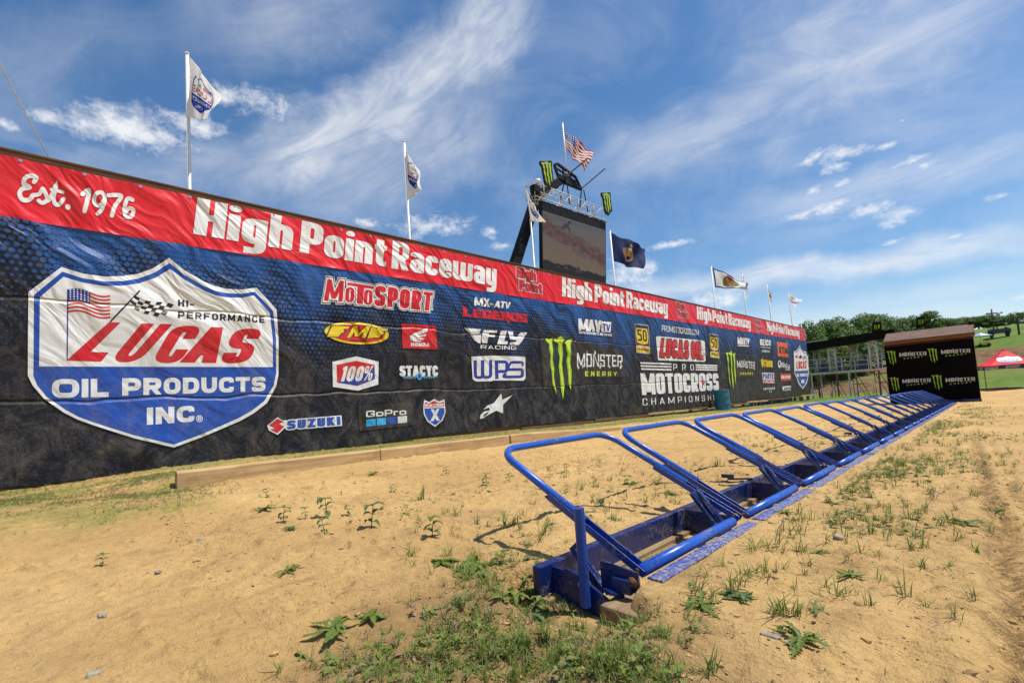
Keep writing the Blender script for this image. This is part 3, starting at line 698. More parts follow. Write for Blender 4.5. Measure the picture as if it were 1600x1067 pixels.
# track name, four times along the red banner
for k in range(4):
    y0 = 1.35 + 9.16 * k; zc = 3.79 + .058 * k; hh = .62 - .02 * k; par = redA if k < 2 else redB
    P = direct()
    for txt, a, c_ in (('High', 0, 1.5), ('Point', 1.63, 3.38), ('Raceway', 3.51, 6.52)):
        if k == 2 and txt != 'Raceway': pass
        P.line(txt, [(y0 + a, zc), (y0 + c_, zc + .01), (y0 + c_ + .07, zc + hh), (y0 + a + .07, zc + hh)], 'white', 1, tx=.25, ty=.18, r=.15, gap=.05,
               widths={'H': .60, 'P': .60, 'R': .64, 'i': .24, 'g': .55, 'h': .56, 'o': .56, 'n': .56, 't': .40, 'a': .56, 'c': .53, 'e': .55, 'w': .94, 'y': .56})
    P.build('track_name', par)
for k in range(4):
    y0 = 8.62 + 9.16 * k; zc = 3.76 + .04 * k; par = redA if k < 2 else redB
    if k == 3: y0 = 36.05
    P = direct()
    for g_, cc, L in ((.035, 'white', 1), (.018, 'black', 2), (0, 'red', 3)):
        P.line('High', [(y0 + .02, zc + .40), (y0 + .78, zc + .40), (y0 + .80, zc + .68), (y0 + .04, zc + .68)], cc, L, tx=.24, ty=.18, r=.12, gap=.1, grow=g_ * 3)
        P.line('Point', [(y0 + .10, zc + .06), (y0 + 1.0, zc + .06), (y0 + 1.02, zc + .34), (y0 + .12, zc + .34)], cc, L, tx=.24, ty=.18, r=.12, gap=.1, grow=g_ * 3)
    P.build('small_emblem', par)
# handwritten founding year
P = WP(0, 200, .3)
def brush(pts, w): 
    # smooth curve through the points
    q = []
    n = len(pts)
    for i in range(n - 1):
        p0, p1, p2, p3 = (Vector(pts[max(i - 1, 0)]), Vector(pts[i]), Vector(pts[i + 1]), Vector(pts[min(i + 2, n - 1)]))
        for k in range(6):
            t = k / 6; q.append(tuple(.5 * ((2 * p1) + (p2 - p0) * t + (2 * p0 - 5 * p1 + 4 * p2 - p3) * t * t + (3 * p1 - p0 - 3 * p2 + p3) * t ** 3)))
    q.append(tuple(pts[-1])); P.path(q, w, 'white', 1)
    for e in (q[0], q[-1]): P.ell(e, w / 2, w / 2, 'white', 1, 14)
brush([(178, 282), (188, 262), (160, 250), (130, 265), (125, 292), (152, 312), (118, 318), (102, 345), (118, 375), (152, 375), (172, 352)], 24)
brush([(172, 352), (205, 345), (222, 318), (236, 340), (246, 375), (222, 392), (202, 380)], 21)
brush([(236, 385), (262, 368), (292, 300), (280, 360), (286, 395), (308, 400), (330, 372)], 22); brush([(268, 322), (328, 336)], 17)
P.ell((354, 413), 14, 15, 'white', 1)
P.build('founding_word', redA); P = WP(0, 200, .3)
brush([(430, 346), (464, 330), (440, 434)], 24)
brush([(545, 370), (522, 405), (492, 392), (498, 348), (530, 338), (546, 372), (530, 425), (508, 448)], 21)
brush([(566, 352), (630, 356), (598, 410), (582, 458)], 22)
brush([(690, 376), (664, 370), (648, 420), (656, 462), (684, 462), (694, 430), (672, 420), (652, 440)], 21)
P.build('founding_year', redA)

# --- big oil shield
P = WP(0, 0, 1)
def zz1(l): return [(x * .3, 200 + y * .3) for x, y in l]
def zz2(l): return [(x * .3, 440 + y * .3) for x, y in l]
outer = zz1([(148, 855), (320, 725), (430, 758), (540, 774), (640, 772), (720, 760), (800, 730), (880, 677), (960, 742), (1060, 800), (1120, 824), (1180, 838), (1260, 842), (1335, 832), (1440, 945)]) + \
    zz2([(1450, 300), (1450, 480), (1438, 545), (1390, 632), (1320, 686), (1250, 725), (1060, 806), (905, 863), (700, 815), (480, 745), (400, 716), (330, 680), (230, 610), (170, 540), (145, 490), (146, 300)])
blue_ = zz1([(177, 870), (325, 749), (430, 783), (540, 800), (640, 798), (720, 785), (805, 754), (882, 704), (960, 766), (1060, 824), (1120, 848), (1180, 861), (1260, 864), (1328, 853), (1421, 955)]) + \
    zz2([(1437, 300), (1438, 478), (1425, 540), (1375, 622), (1310, 672), (1240, 711), (1050, 794), (905, 847), (700, 799), (485, 731), (405, 701), (345, 668), (245, 600), (195, 540), (174, 490), (176, 300)])
inner = zz1([(208, 882), (331, 776), (430, 806), (540, 824), (640, 822), (720, 811), (808, 782), (886, 736), (960, 790), (1060, 848), (1120, 872), (1180, 883), (1260, 885), (1322, 872), (1404, 965)]) + zz2([(1420, 300), (1420, 445), (204, 442), (206, 300)])
P.poly(outer, 'white', 1); P.poly(blue_, 'blue', 2); P.poly(inner, 'white', 3)
P.zoom(0, 440, .3)
P.poly([(568, 211), (628, 213), (472, 366), (566, 369), (526, 417), (344, 412)], 'red', 4)
P.line('U', [(570, 420), (722, 420), (898, 222), (738, 218)], 'red', 4, tx=.25, ty=.16, r=.3)
P.line('C', [(786, 424), (936, 424), (1058, 232), (902, 228)], 'red', 4, tx=.27, ty=.18, r=.3)
P.line('A', [(934, 421), (1124, 424), (1206, 240), (1052, 236)], 'red', 4, tx=.29, ty=.16)
P.line('S', [(1140, 426), (1296, 424), (1368, 246), (1222, 244)], 'red', 4, tx=.28, ty=.185, r=.3)
P.line('OIL', [(270, 606), (566, 600), (566, 505), (270, 508)], 'white', 3, tx=.34, ty=.26, r=.34, gap=.12, widths={'O': 1.35, 'L': .95})
P.line('PRODUCTS', [(636, 594), (1382, 570), (1382, 496), (636, 503)], 'white', 3, tx=.36, ty=.26, r=.34, gap=.14, widths={k: 1.12 for k in 'PRODUCTS'})
P.line('INC', [(764, 746), (1012, 728), (1012, 646), (764, 656)], 'white', 3, tx=.36, ty=.26, r=.34, gap=.14, widths={'N': 1.1, 'C': 1.1})
P.path([(1038 + 15 * math.cos(t * PI / 8), 713 + 16 * math.sin(t * PI / 8)) for t in range(16)], 4, 'white', 3, True)
P.line('R', [(1031, 722), (1046, 722), (1046, 704), (1031, 704)], 'white', 3, tx=.2, ty=.16)
P.zoom(0, 200, .3)
P.line('HI-', [(926, 928), (1010, 934), (1010, 902), (926, 894)], 'black', 4, tx=.28, ty=.24, gap=.2, widths={'H': .8, '-': .5})
P.line('PERFORMANCE', [(926, 990), (1378, 1016), (1378, 980), (926, 955)], 'black', 4, tx=.26, ty=.22, r=.28, gap=.24, widths={k: .85 for k in 'PERFOANC'} | {'M': 1.05})
# flag on its blue staff
def wave(x): return 9 * math.sin((x - 350) / 226 * 2 * PI)
def fl(u, v): x = 356 + 218 * u; return (x, 846 + 26 * u + 120 * v - 9 * math.sin(u * 6.0) * 1.3 - 4)
P.path([(353, 840), (350, 1200), (352, 1212)], 7, 'navy', 4)
for k in range(13):
    u0 = .52 if k < 7 else 0.0; cs = 'red' if k % 2 == 0 else 'white'
    us = [u0 + (1 - u0) * i / 12 for i in range(13)]
    P.poly([fl(u, k / 13) for u in us] + [fl(u, (k + 1) / 13) for u in reversed(us)], cs, 4)
us = [.52 * i / 10 for i in range(11)]
P.poly([fl(u, 0) for u in us] + [fl(u, 7 / 13) for u in reversed(us)], 'navy', 5)
for i in range(6):
    for j in range(5): P.ell(fl(.05 + .085 * i, .05 + .1 * j), 4.5, 4.5, 'white', 6, 6)
# chequered flag
P.path([(728, 848), (574, 1010)], 9, 'black', 4)
def cf(u, v):
    a = Vector((700, 868)) * (1 - u) + Vector((905, 925)) * u; b_ = Vector((672, 918)) * (1 - u) + Vector((845, 1003)) * u
    q = a * (1 - v) + b_ * v; s_ = math.sin(u * 5.2); return (q.x, q.y + 10 * s_ + 4)
for i in range(7):
    for j in range(4):
        u0, u1, v0, v1 = i / 7, (i + 1) / 7, j / 4, (j + 1) / 4
        P.poly([cf(u0, v0), cf((u0 + u1) / 2, v0), cf(u1, v0), cf(u1, v1), cf((u0 + u1) / 2, v1), cf(u0, v1)], 'black' if (i + j) % 2 == 0 else 'white', 4)
P.build('oil_shield', bluA)

# --- the other sponsor marks
def claw(P, pts3, k=5, L=1, core='lime', edge='green'):
    for pts in pts3:
        P.poly(pts, edge, k)
        cx = [sum(p[0] for p in pts) / len(pts), sum(p[1] for p in pts) / len(pts)]
        n = len(pts); h = n // 2
        q = []
        for i, p in enumerate(pts):
            o = pts[(n - i) % n]; mx, my = (p[0] + o[0]) / 2, (p[1] + o[1]) / 2
            q.append((mx + (p[0] - mx) * .5, my + (p[1] - my) * .8 + (p[1] - cx[1]) * -.02))
        P.poly(q, core, k + 1)
CLAW = [[(4, 0), (22, 5), (40, -4), (38, 26), (44, 60), (40, 105), (50, 160), (47, 200), (62, 292), (40, 235), (36, 180), (26, 130), (30, 90), (20, 55), (22, 30), (2, 12)],
        [(44, 0), (64, 0), (84, -14), (104, 2), (92, 30), (96, 80), (90, 130), (98, 200), (104, 245), (96, 318), (84, 260), (80, 200), (72, 150), (78, 100), (68, 55), (70, 26), (46, 14)],
        [(104, 20), (124, 6), (146, 2), (136, 34), (140, 80), (134, 124), (142, 170), (138, 270), (126, 240), (122, 170), (114, 120), (120, 80), (112, 48), (112, 34)]]
def claw_at(P, quad, core='lime', edge='green', L=4):
    """the three claw marks inside a pixel quad given as (left, top, right, bottom, lean at the bottom)"""
    x0, y0, x1, y1, ln = quad
    f = lambda p: (x0 + (x1 - x0) * p[0] / 148 + ln * p[1] / 318, y0 + (y1 - y0) * p[1] / 318)
    claw(P, [[f(p) for p in c_] for c_ in CLAW], L, core=core, edge=edge)
MON = {'M': .95, 'O': .68, 'N': .78, 'S': .6, 'T': .7, 'E': .6, 'R': .7}
def monster(P, quad, cc='white', L=4, tx=.16):
    P.line('MONSTER', quad, cc, L, tx=tx, ty=.13, r=.0, gap=.14, widths=MON)
    bl, br, tr, tl = [Vector(q) for q in quad]
    def at(u, v): return tuple(bl * (1 - u) * (1 - v) + br * u * (1 - v) + tr * u * v + tl * (1 - u) * v)
    for (u, w_, v0, v1) in ((.226, .018, -.28, 1.28), (.035, .02, -.2, .1), (.40, .018, .9, 1.3), (.515, .02, -.2, .2), (.965, .022, -.25, .1), (.13, .015, -.12, .2), (.72, .018, -.14, .1)):
        P.poly([at(u - w_ * .3, v0), at(u + w_, (v0 + v1) / 2), at(u - w_ * .2, v1), at(u - w_, (v0 + v1) / 2)], cc, L)
# motocross shop: red lettering with white and black edges
P = WP(500, 420, .125)
for g_, cc, L in ((.15, 'white', 1), (.115, 'black', 2), (.07, 'white', 3), (0, 'red', 4)):
    kw = dict(tx=.30, ty=.20, r=.20, gap=.14, grow=g_)
    P.line('M', [(45, 402), (280, 412), (300, 152), (90, 130)], cc, L, **kw, widths={'M': 1.25})
    P.line('O', [(308, 414), (420, 424), (432, 236), (322, 230)], cc, L, tx=.26, ty=.14, r=.28, grow=g_)
    P.line('T', [(346, 428), (640, 452), (672, 222), (340, 168)], cc, L, tx=.30, ty=.15, grow=g_ * .8, widths={'T': 1.15})
    P.line('O', [(540, 446), (650, 456), (660, 268), (552, 260)], cc, L, tx=.26, ty=.14, r=.28, grow=g_)
    P.line('SPORT', [(675, 462), (1390, 528), (1410, 300), (690, 205)], cc, L, tx=.30, ty=.18, r=.26, gap=.12, grow=g_ * .85)
P.line('com', [(1412, 520), (1408, 365), (1372, 362), (1376, 518)], 'white', 3, tx=.2, ty=.2, r=.2)
P.build('sponsor_mark', bluA)
# yellow oval exhaust maker
P.__init__(wall_mp, wall_3); P.zoom(500, 420, .125)
P.ell((458, 804), 402, 138, 'yellow', 1, rot=.07); P.ell((458, 806), 352, 112, 'red', 2, rot=.07)
for g_, cc, L in ((.05, 'black', 3), (0, 'yellow', 4)):
    P.line('F', [(85, 850), (270, 850), (372, 722), (150, 712)], cc, L, tx=.42, ty=.24, r=0, grow=g_)
    P.line('M', [(330, 862), (560, 866), (640, 705), (420, 712)], cc, L, tx=.27, ty=.24, r=0, grow=g_, widths={'M': 1.3})
    P.line('F', [(590, 868), (790, 852), (850, 755), (640, 728)], cc, L, tx=.42, ty=.24, r=0, grow=g_)
P.path([(365, 893), (585, 905)], 12, 'rubber', 3)
P.build('sponsor_mark', bluA)
# red wing
P = WP(400, 360, .3)
P.poly([(757, 485), (936, 496), (944, 620), (763, 613)], 'red', 1)
P.zoom(500, 420, .125)
P.poly([(1348, 735), (1165, 812), (1120, 845), (1135, 890), (1172, 908), (1255, 915), (1262, 900), (1190, 882), (1290, 885), (1312, 868), (1200, 862), (1318, 842), (1330, 815), (1205, 838), (1338, 786)], 'white', 2)
P.zoom(400, 360, .3); P.line('HONDA', [(806, 603), (904, 606), (904, 587), (806, 585)], 'white', 2, tx=.24, ty=.18, r=.2, gap=.12)
P.build('sponsor_mark', bluA)
# game title
P = WP(700, 450, .2062)
P.line('MX', [(197, 134), (316, 146), (316, 82), (202, 68)], 'white', 1, tx=.22, ty=.2, gap=.05); P.line('vs', [(318, 128), (345, 131), (345, 112), (318, 110)], 'white', 1, tx=.2, ty=.16)
P.line('ATV', [(345, 146), (470, 158), (476, 108), (358, 96)], 'white', 1, tx=.22, ty=.2, gap=-.04)
P.line('LEGENDS', [(112, 214), (600, 262), (600, 200), (116, 152)], 'red', 1, tx=.24, ty=.24, r=0, gap=.03)
P.poly([(112, 140), (130, 142), (128, 214), (112, 212)], 'red', 1); P.poly([(440, 190), (462, 192), (462, 270), (450, 268)], 'red', 2)
P.build('sponsor_mark', bluA)
# flying wing letters
P = WP(700, 450, .2062)
P.poly([(120, 303), (250, 312), (236, 345), (170, 348), (150, 330)], 'white', 1); P.poly([(168, 356), (250, 356), (246, 420), (225, 415), (195, 392)], 'white', 1)
P.poly([(268, 318), (372, 322), (368, 340), (310, 338), (308, 352), (356, 354), (354, 372), (304, 370), (296, 418), (256, 416), (254, 372)], 'white', 1)
P.poly([(400, 324), (446, 326), (424, 402), (452, 404), (448, 428), (372, 424)], 'white', 1)
P.poly([(452, 328), (492, 330), (494, 366), (520, 372), (548, 338), (600, 336), (560, 402), (535, 432), (466, 430), (472, 408), (510, 410), (520, 394), (470, 390)], 'white', 1)
P.line('RACING', [(246, 460), (516, 468), (516, 440), (246, 432)], 'white', 1, tx=.2, ty=.16, r=.1, gap=.22, widths={k: 1.0 for k in 'RACNG'})
P.build('sponsor_mark', bluA)
# three blue letters with a white rim
P = WP(700, 450, .2062)
P.poly([(176, 520), (330, 512), (575, 520), (586, 530), (584, 600), (588, 680), (572, 702), (470, 700), (340, 700), (330, 706), (210, 708), (186, 690)], 'white', 1)
P.line('U', [(194, 688), (272, 688), (272, 546), (192, 548)], 'navy', 2, tx=.19, ty=.15, r=.16); P.line('U', [(249, 688), (334, 684), (334, 544), (249, 546)], 'navy', 2, tx=.18, ty=.15, r=.16)
P.line('P', [(356, 690), (458, 686), (458, 548), (352, 548)], 'navy', 2, tx=.15, ty=.16, r=.14)
P.line('S', [(400, 685), (574, 682), (574, 552), (470, 552)], 'navy', 2, tx=.10, ty=.16, r=.10)
P.build('sponsor_mark', bluA)
# goggle maker's hexagon
P = WP(500, 540, .1375)
P.poly([(140, 185), (410, 122), (664, 182), (660, 442), (430, 510), (146, 468)], 'white', 1)
P.poly([(186, 218), (408, 172), (620, 218), (618, 300), (200, 412), (192, 418)], 'red', 2); P.poly([(618, 222), (622, 378), (424, 456), (196, 418), (300, 360), (520, 300)], 'navy', 3)
P.line('100', [(220, 408), (470, 404), (510, 232), (268, 234)], 'white', 4, tx=.27, ty=.2, r=.24, gap=.12, widths={'1': .38, '0': .62}); P.line('%', [(480, 398), (580, 394), (620, 228), (520, 232)], 'white', 4, tx=.16, ty=.12, r=.12)
P.build('sponsor_mark', bluA)
# white block letters over a pale blue axle
P = WP(500, 540, .1375)
P.line('STACYC', [(904, 346), (1340, 346), (1336, 226), (902, 228)], 'white', 1, tx=.30, ty=.24, r=.14, gap=.05)
P.path([(930, 352), (1330, 352)], 12, 'sky', 2); P.ell((1128, 348), 30, 42, 'sky', 2); P.ell((1128, 348), 15, 28, 'navy', 3)
P.line('STABILITY', [(950, 376), (1090, 376), (1090, 362), (950, 362)], 'gray', 1, tx=.2, ty=.18); P.line('CYCLE', [(1176, 376), (1300, 374), (1300, 360), (1176, 362)], 'gray', 1, tx=.2, ty=.18, gap=.5)
P.build('sponsor_mark', bluA)
# red S and blue letters on white
P = WP(400, 360, .3)
P.poly([(58, 1016), (112, 972), (140, 990), (158, 986), (158, 1020), (112, 1064), (66, 1040)], 'white', 1)
P.poly([(66, 1014), (110, 980), (146, 996), (120, 1006), (146, 1022), (110, 1056), (72, 1036), (98, 1030)], 'red', 2)
P.line('SUZUKI', [(160, 1036), (440, 1012), (438, 968), (162, 990)], 'white', 1, tx=.3, ty=.26, r=.12, gap=.12, grow=.12); P.line('SUZUKI', [(160, 1036), (440, 1012), (438, 968), (162, 990)], 'blue', 2, tx=.3, ty=.26, r=.12, gap=.12)
P.build('sponsor_mark', bluA)
# camera maker with four squares
P = WP(500, 540, .1375)
P.poly([(430, 680), (1040, 640), (1060, 900), (450, 970)], 'rubber', 1)
P.line('GoPro', [(522, 812), (980, 782), (978, 716), (522, 740)], 'white', 2, tx=.17, ty=.19, r=.14, gap=.12, widths={'G': .85, 'o': .75, 'P': .8, 'r': .5})
for i, cc in enumerate(('sky', 'sky', 'blue', 'white')):
    x = 524 + i * 119; P.poly([(x, 838 - i * 11), (x + 106, 828 - i * 11), (x + 106, 908 - i * 12), (x + 2, 918 - i * 12)], cc, 2)
P.build('sponsor_mark', bluA)
# highway shield
P = WP(500, 540, .1375)
P.poly([(1182, 616), (1240, 640), (1296, 606), (1350, 634), (1412, 610), (1418, 680), (1426, 760), (1390, 850), (1306, 922), (1220, 862), (1178, 780), (1172, 700)], 'white', 1)
P.poly([(1192, 640), (1240, 658), (1296, 622), (1350, 652), (1404, 634), (1408, 690), (1184, 700)], 'red', 2); P.poly([(1184, 712), (1410, 704), (1414, 760), (1380, 840), (1306, 904), (1230, 848), (1190, 780)], 'blue', 2)
P.line('RACER', [(1194, 694), (1400, 684), (1398, 656), (1194, 664)], 'white', 3, tx=.28, ty=.24, r=.12, gap=.1, widths={k: .9 for k in 'RACE'})
P.line('X', [(1250, 858), (1360, 850), (1356, 716), (1256, 722)], 'white', 3, tx=.24, ty=.2)
P.build('sponsor_mark', bluA)
# white star with a loop
P = WP(700, 450, .2062)
P.poly([(402, 798), (410, 846), (488, 810), (416, 884), (416, 950), (366, 928), (300, 962), (262, 988), (240, 990), (246, 960), (272, 935), (318, 925), (310, 905), (268, 920), (300, 888), (345, 872)], 'white', 1)
P.poly([(262, 974), (280, 950), (306, 938), (300, 952), (276, 972)], 'rubber', 2)
P.build('sponsor_mark', bluA)
# first energy drink mark
P = WP(840, 440, .3)
P.poly([(10, 300), (80, 262), (300, 330), (452, 360), (452, 498), (250, 500), (190, 540), (30, 560)], 'rubber', 1)
claw_at(P, (38, 296, 182, 614, 0))
monster(P, [(204, 444), (440, 442), (440, 384), (204, 372)], tx=.15)
P.line('ENERGY', [(246, 492), (412, 490), (412, 470), (246, 466)], 'lime', 4, tx=.19, ty=.2, r=0, gap=.4)
P.build('sponsor_mark', bluA)
# broadcaster
P = WP(880, 490, .16875)
P.line('MAV', [(142, 158), (352, 172), (352, 64), (138, 44)], 'white', 1, tx=.26, ty=.2, r=.05, gap=-.04); P.poly([(352, 72), (444, 78), (436, 174), (352, 170)], 'white', 1); P.line('TV', [(362, 164), (432, 168), (436, 100), (362, 92)], 'navy', 2, tx=.22, ty=.18, gap=.02)
P.line('MOTORSPORTS NETWORK', [(146, 184), (452, 210), (452, 190), (144, 162)], 'white', 1, tx=.22, ty=.2, gap=.08)
P.build('sponsor_mark', bluA)
# two anniversary tickets
for (x0, y0, x1, y1, lbl) in ((660, 92, 800, 362, 0), (1352, 184, 1442, 404, 1)):
    P = WP(880, 490, .16875); w_, h_ = x1 - x0, y1 - y0
    q = lambda u, v: (x0 + u * w_ + v * w_ * .12, y0 + v * h_ + u * h_ * .06)
    P.poly([q(0, 0), q(.92, 0), q(.92, 1), q(0, 1)], 'gray', 1); P.poly([q(.03, .03), q(.89, .03), q(.89, .72), q(.03, .72)], 'rubber', 2)
    P.poly([q(.03, .79), q(.89, .79), q(.89, .97), q(.03, .97)], 'yellow', 2); P.poly([q(.03, .72), q(.89, .72), q(.89, .79), q(.03, .79)], 'red', 2)
    P.poly([q(.10, .14), q(.80, .14), q(.86, .4), q(.80, .64), q(.46, .7), q(.1, .64), q(.05, .4)], 'yellow', 3)
    P.line('50', [q(.14, .58), q(.76, .58), q(.76, .18), q(.14, .18)], 'rubber', 4, tx=.2, ty=.15, r=.2)
    P.line('ANNIVERSARY', [q(.08, .78), q(.84, .78), q(.84, .73), q(.08, .73)], 'white', 4, tx=.2, ty=.2); P.line('PRO MOTOCROSS', [q(.1, .9), q(.84, .9), q(.84, .83), q(.1, .83)], 'rubber', 4, tx=.2, ty=.2)
    P.build('sponsor_mark', bluA)
# championship title
P = WP(880, 490, .16875)
P.line('PROMOTOCROSS.COM', [(912, 162), (1256, 204), (1254, 152), (912, 106)], 'white', 1, tx=.12, ty=.11, r=.2, gap=.1)
P.poly([(858, 222), (868, 208), (1296, 250), (1310, 264), (1318, 434), (1306, 446), (884, 432), (876, 422)], 'white', 1)
for g_, cc, L in ((.06, 'rubber', 2), (0, 'red', 3)):
    P.line('LUCAS OIL', [(890, 402), (1296, 424), (1284, 266), (908, 234)], cc, L, tx=.30, ty=.2, r=.2, gap=.1, grow=g_, space=.22)
for a, b_, c_, d_ in ((714, 452, 1002, 464), (716, 480, 1002, 490), (720, 508, 1002, 517), (1224, 472, 1426, 478), (1226, 492, 1426, 498), (1226, 514, 1426, 518)): P.path([(a, b_ + 4), (c_, d_ + 3)], 14, 'white', 1)
P.line('PRO', [(1018, 522), (1210, 524), (1208, 470), (1016, 466)], 'white', 1, tx=.14, ty=.12, r=.1, gap=.75)
P.line('MOTOCROSS', [(730, 754), (1442, 708), (1434, 552), (712, 552)], 'white', 1, tx=.30, ty=.16, r=.10, gap=.07, widths={'M': .98, 'O': .68, 'T': .62, 'C': .64, 'R': .68, 'S': .62})
P.poly([(1294 + (26 if i % 2 == 0 else 10) * math.sin(i * PI / 5), 640 - (36 if i % 2 == 0 else 14) * math.cos(i * PI / 5)) for i in range(10)], 'red', 3)
P.line('CHAMPIONSHIP', [(736, 850), (1450, 797), (1446, 748), (732, 786)], 'white', 1, tx=.13, ty=.10, r=.12, gap=.52)
P.build('sponsor_mark', bluA)
# --- far banner marks
P = WP(1130, 480, .15)
P.poly([(100, 540), (330, 540), (330, 720), (100, 720)], 'rubber', 1)
claw_at(P, (22, 470, 126, 862, 14)); monster(P, [(142, 618), (328, 640), (328, 570), (142, 556)], L=4); P.line('ENERGY', [(178, 702), (310, 702), (310, 680), (178, 678)], 'lime', 4, tx=.2, ty=.2, r=0, gap=.4)
P.build('sponsor_mark', bluB)
P = WP(1130, 480, .15)
P.line('MAV', [(148, 390), (230, 392), (230, 320), (148, 310)], 'white', 1, tx=.28, ty=.2, gap=-.04); P.line('TV', [(226, 392), (270, 392), (274, 328), (228, 322)], 'white', 1, tx=.3, ty=.22, gap=0); P.path([(150, 400), (270, 404)], 10, 'white', 1)
P.build('sponsor_mark', bluB)
P = WP(1130, 480, .15)
P.line('GEICO', [(382, 398), (494, 404), (492, 342), (380, 330)], 'white', 1, tx=.28, ty=.2, r=.14, gap=.1); P.path([(386, 415), (492, 425)], 6, 'white', 1); P.line('MOTORCYCLE', [(402, 468), (486, 472), (486, 450), (402, 444)], 'white', 1, tx=.2, ty=.2)
P.build('sponsor_mark', bluB)
P = WP(1130, 480, .15)
P.poly([(558, 358), (668, 376), (678, 522), (570, 512)], 'orange', 1); P.line('KTM', [(584, 478), (674, 490), (666, 424), (582, 408)], 'black', 2, tx=.28, ty=.22, gap=.05)
P.build('sponsor_mark', bluB)
P = WP(1130, 480, .15)
P.poly([(390, 540), (402, 545), (406, 516), (412, 548), (422, 552), (424, 590), (408, 634), (398, 596)], 'yellow', 1); P.line('THOR', [(422, 622), (516, 626), (512, 556), (420, 548)], 'yellow', 1, tx=.30, ty=.2, r=.14, gap=.06)
P.build('sponsor_mark', bluB)
P = WP(1130, 480, .15)
P.ell((586, 592), 17, 40, 'white', 1); P.ell((586, 588), 8, 20, 'rubber', 2); P.line('Huskys', [(604, 626), (696, 636), (694, 590), (604, 572)], 'white', 1, tx=.2, ty=.16, r=.14); P.line('RACING', [(648, 656), (696, 658), (696, 646), (648, 642)], 'white', 1, tx=.2, ty=.2)
P.build('sponsor_mark', bluB)
P = WP(1130, 480, .15)
P.poly([(404, 680), (528, 684), (532, 790), (414, 786)], 'white', 1); P.line('PARTS', [(412, 742), (522, 744), (522, 692), (412, 690)], 'blue', 2, tx=.32, ty=.2, r=.1, gap=.06); P.line('UNLIMITED', [(416, 780), (528, 782), (528, 754), (416, 752)], 'red', 2, tx=.3, ty=.24, gap=.08)
P.build('sponsor_mark', bluB)
P = WP(1130, 480, .15)
P.poly([(594, 690), (704, 688), (706, 764), (598, 768)], 'red', 1); P.line('GASGAS', [(602, 746), (700, 744), (700, 708), (602, 710)], 'white', 2, tx=.3, ty=.24, r=.12, gap=.1)
P.build('sponsor_mark', bluB)
P = WP(1130, 480, .15)
P.line('INTENSE', [(420, 862), (538, 854), (538, 832), (420, 840)], 'white', 1, tx=.22, ty=.2, gap=.3); P.line('SX', [(474, 884), (508, 884), (508, 868), (474, 868)], 'gray', 1, tx=.24, ty=.2)
P.build('sponsor_mark', bluB)
P = WP(1130, 480, .15)
P.poly([(614, 830), (628, 822), (632, 850), (622, 876)], 'white', 1); P.line('BOONDOCK', [(632, 844), (706, 838), (706, 816), (632, 820)], 'white', 1, tx=.28, ty=.24, gap=.1); P.path([(634, 862), (704, 856)], 16, 'gray', 1)
P.build('sponsor_mark', bluB)
# narrow oil shield
P = WP(1130, 480, .15)
P.poly([(735, 460), (756, 455), (778, 432), (796, 394), (818, 440), (840, 460), (862, 462), (882, 510), (890, 660), (886, 720), (870, 790), (828, 852), (786, 800), (766, 740), (742, 690), (736, 560)], 'white', 1)
P.poly([(744, 664), (884, 658), (880, 720), (864, 782), (828, 838), (792, 790), (772, 736), (750, 690)], 'blue', 2)
P.path([(742, 470), (760, 466), (780, 448), (797, 412), (818, 452), (842, 474), (862, 476), (876, 512)], 7, 'blue', 2)
P.line('LUCAS', [(762, 642), (868, 640), (866, 556), (762, 566)], 'red', 2, tx=.30, ty=.18, r=.2, gap=.08); P.line('OIL PRODUCTS', [(764, 724), (880, 718), (880, 688), (764, 690)], 'white', 3, tx=.3, ty=.24, gap=.1); P.line('INC', [(812, 792), (846, 788), (846, 752), (812, 756)], 'white', 3, tx=.3, ty=.2, gap=.1)
P.poly([(752, 500), (774, 504), (774, 532), (752, 528)], 'red', 2); P.poly([(784, 530), (800, 498), (820, 510), (812, 536)], 'black', 2); P.path([(830, 512), (866, 520)], 8, 'black', 2); P.path([(826, 530), (868, 536)], 8, 'black', 2)
P.build('oil_shield', bluB)
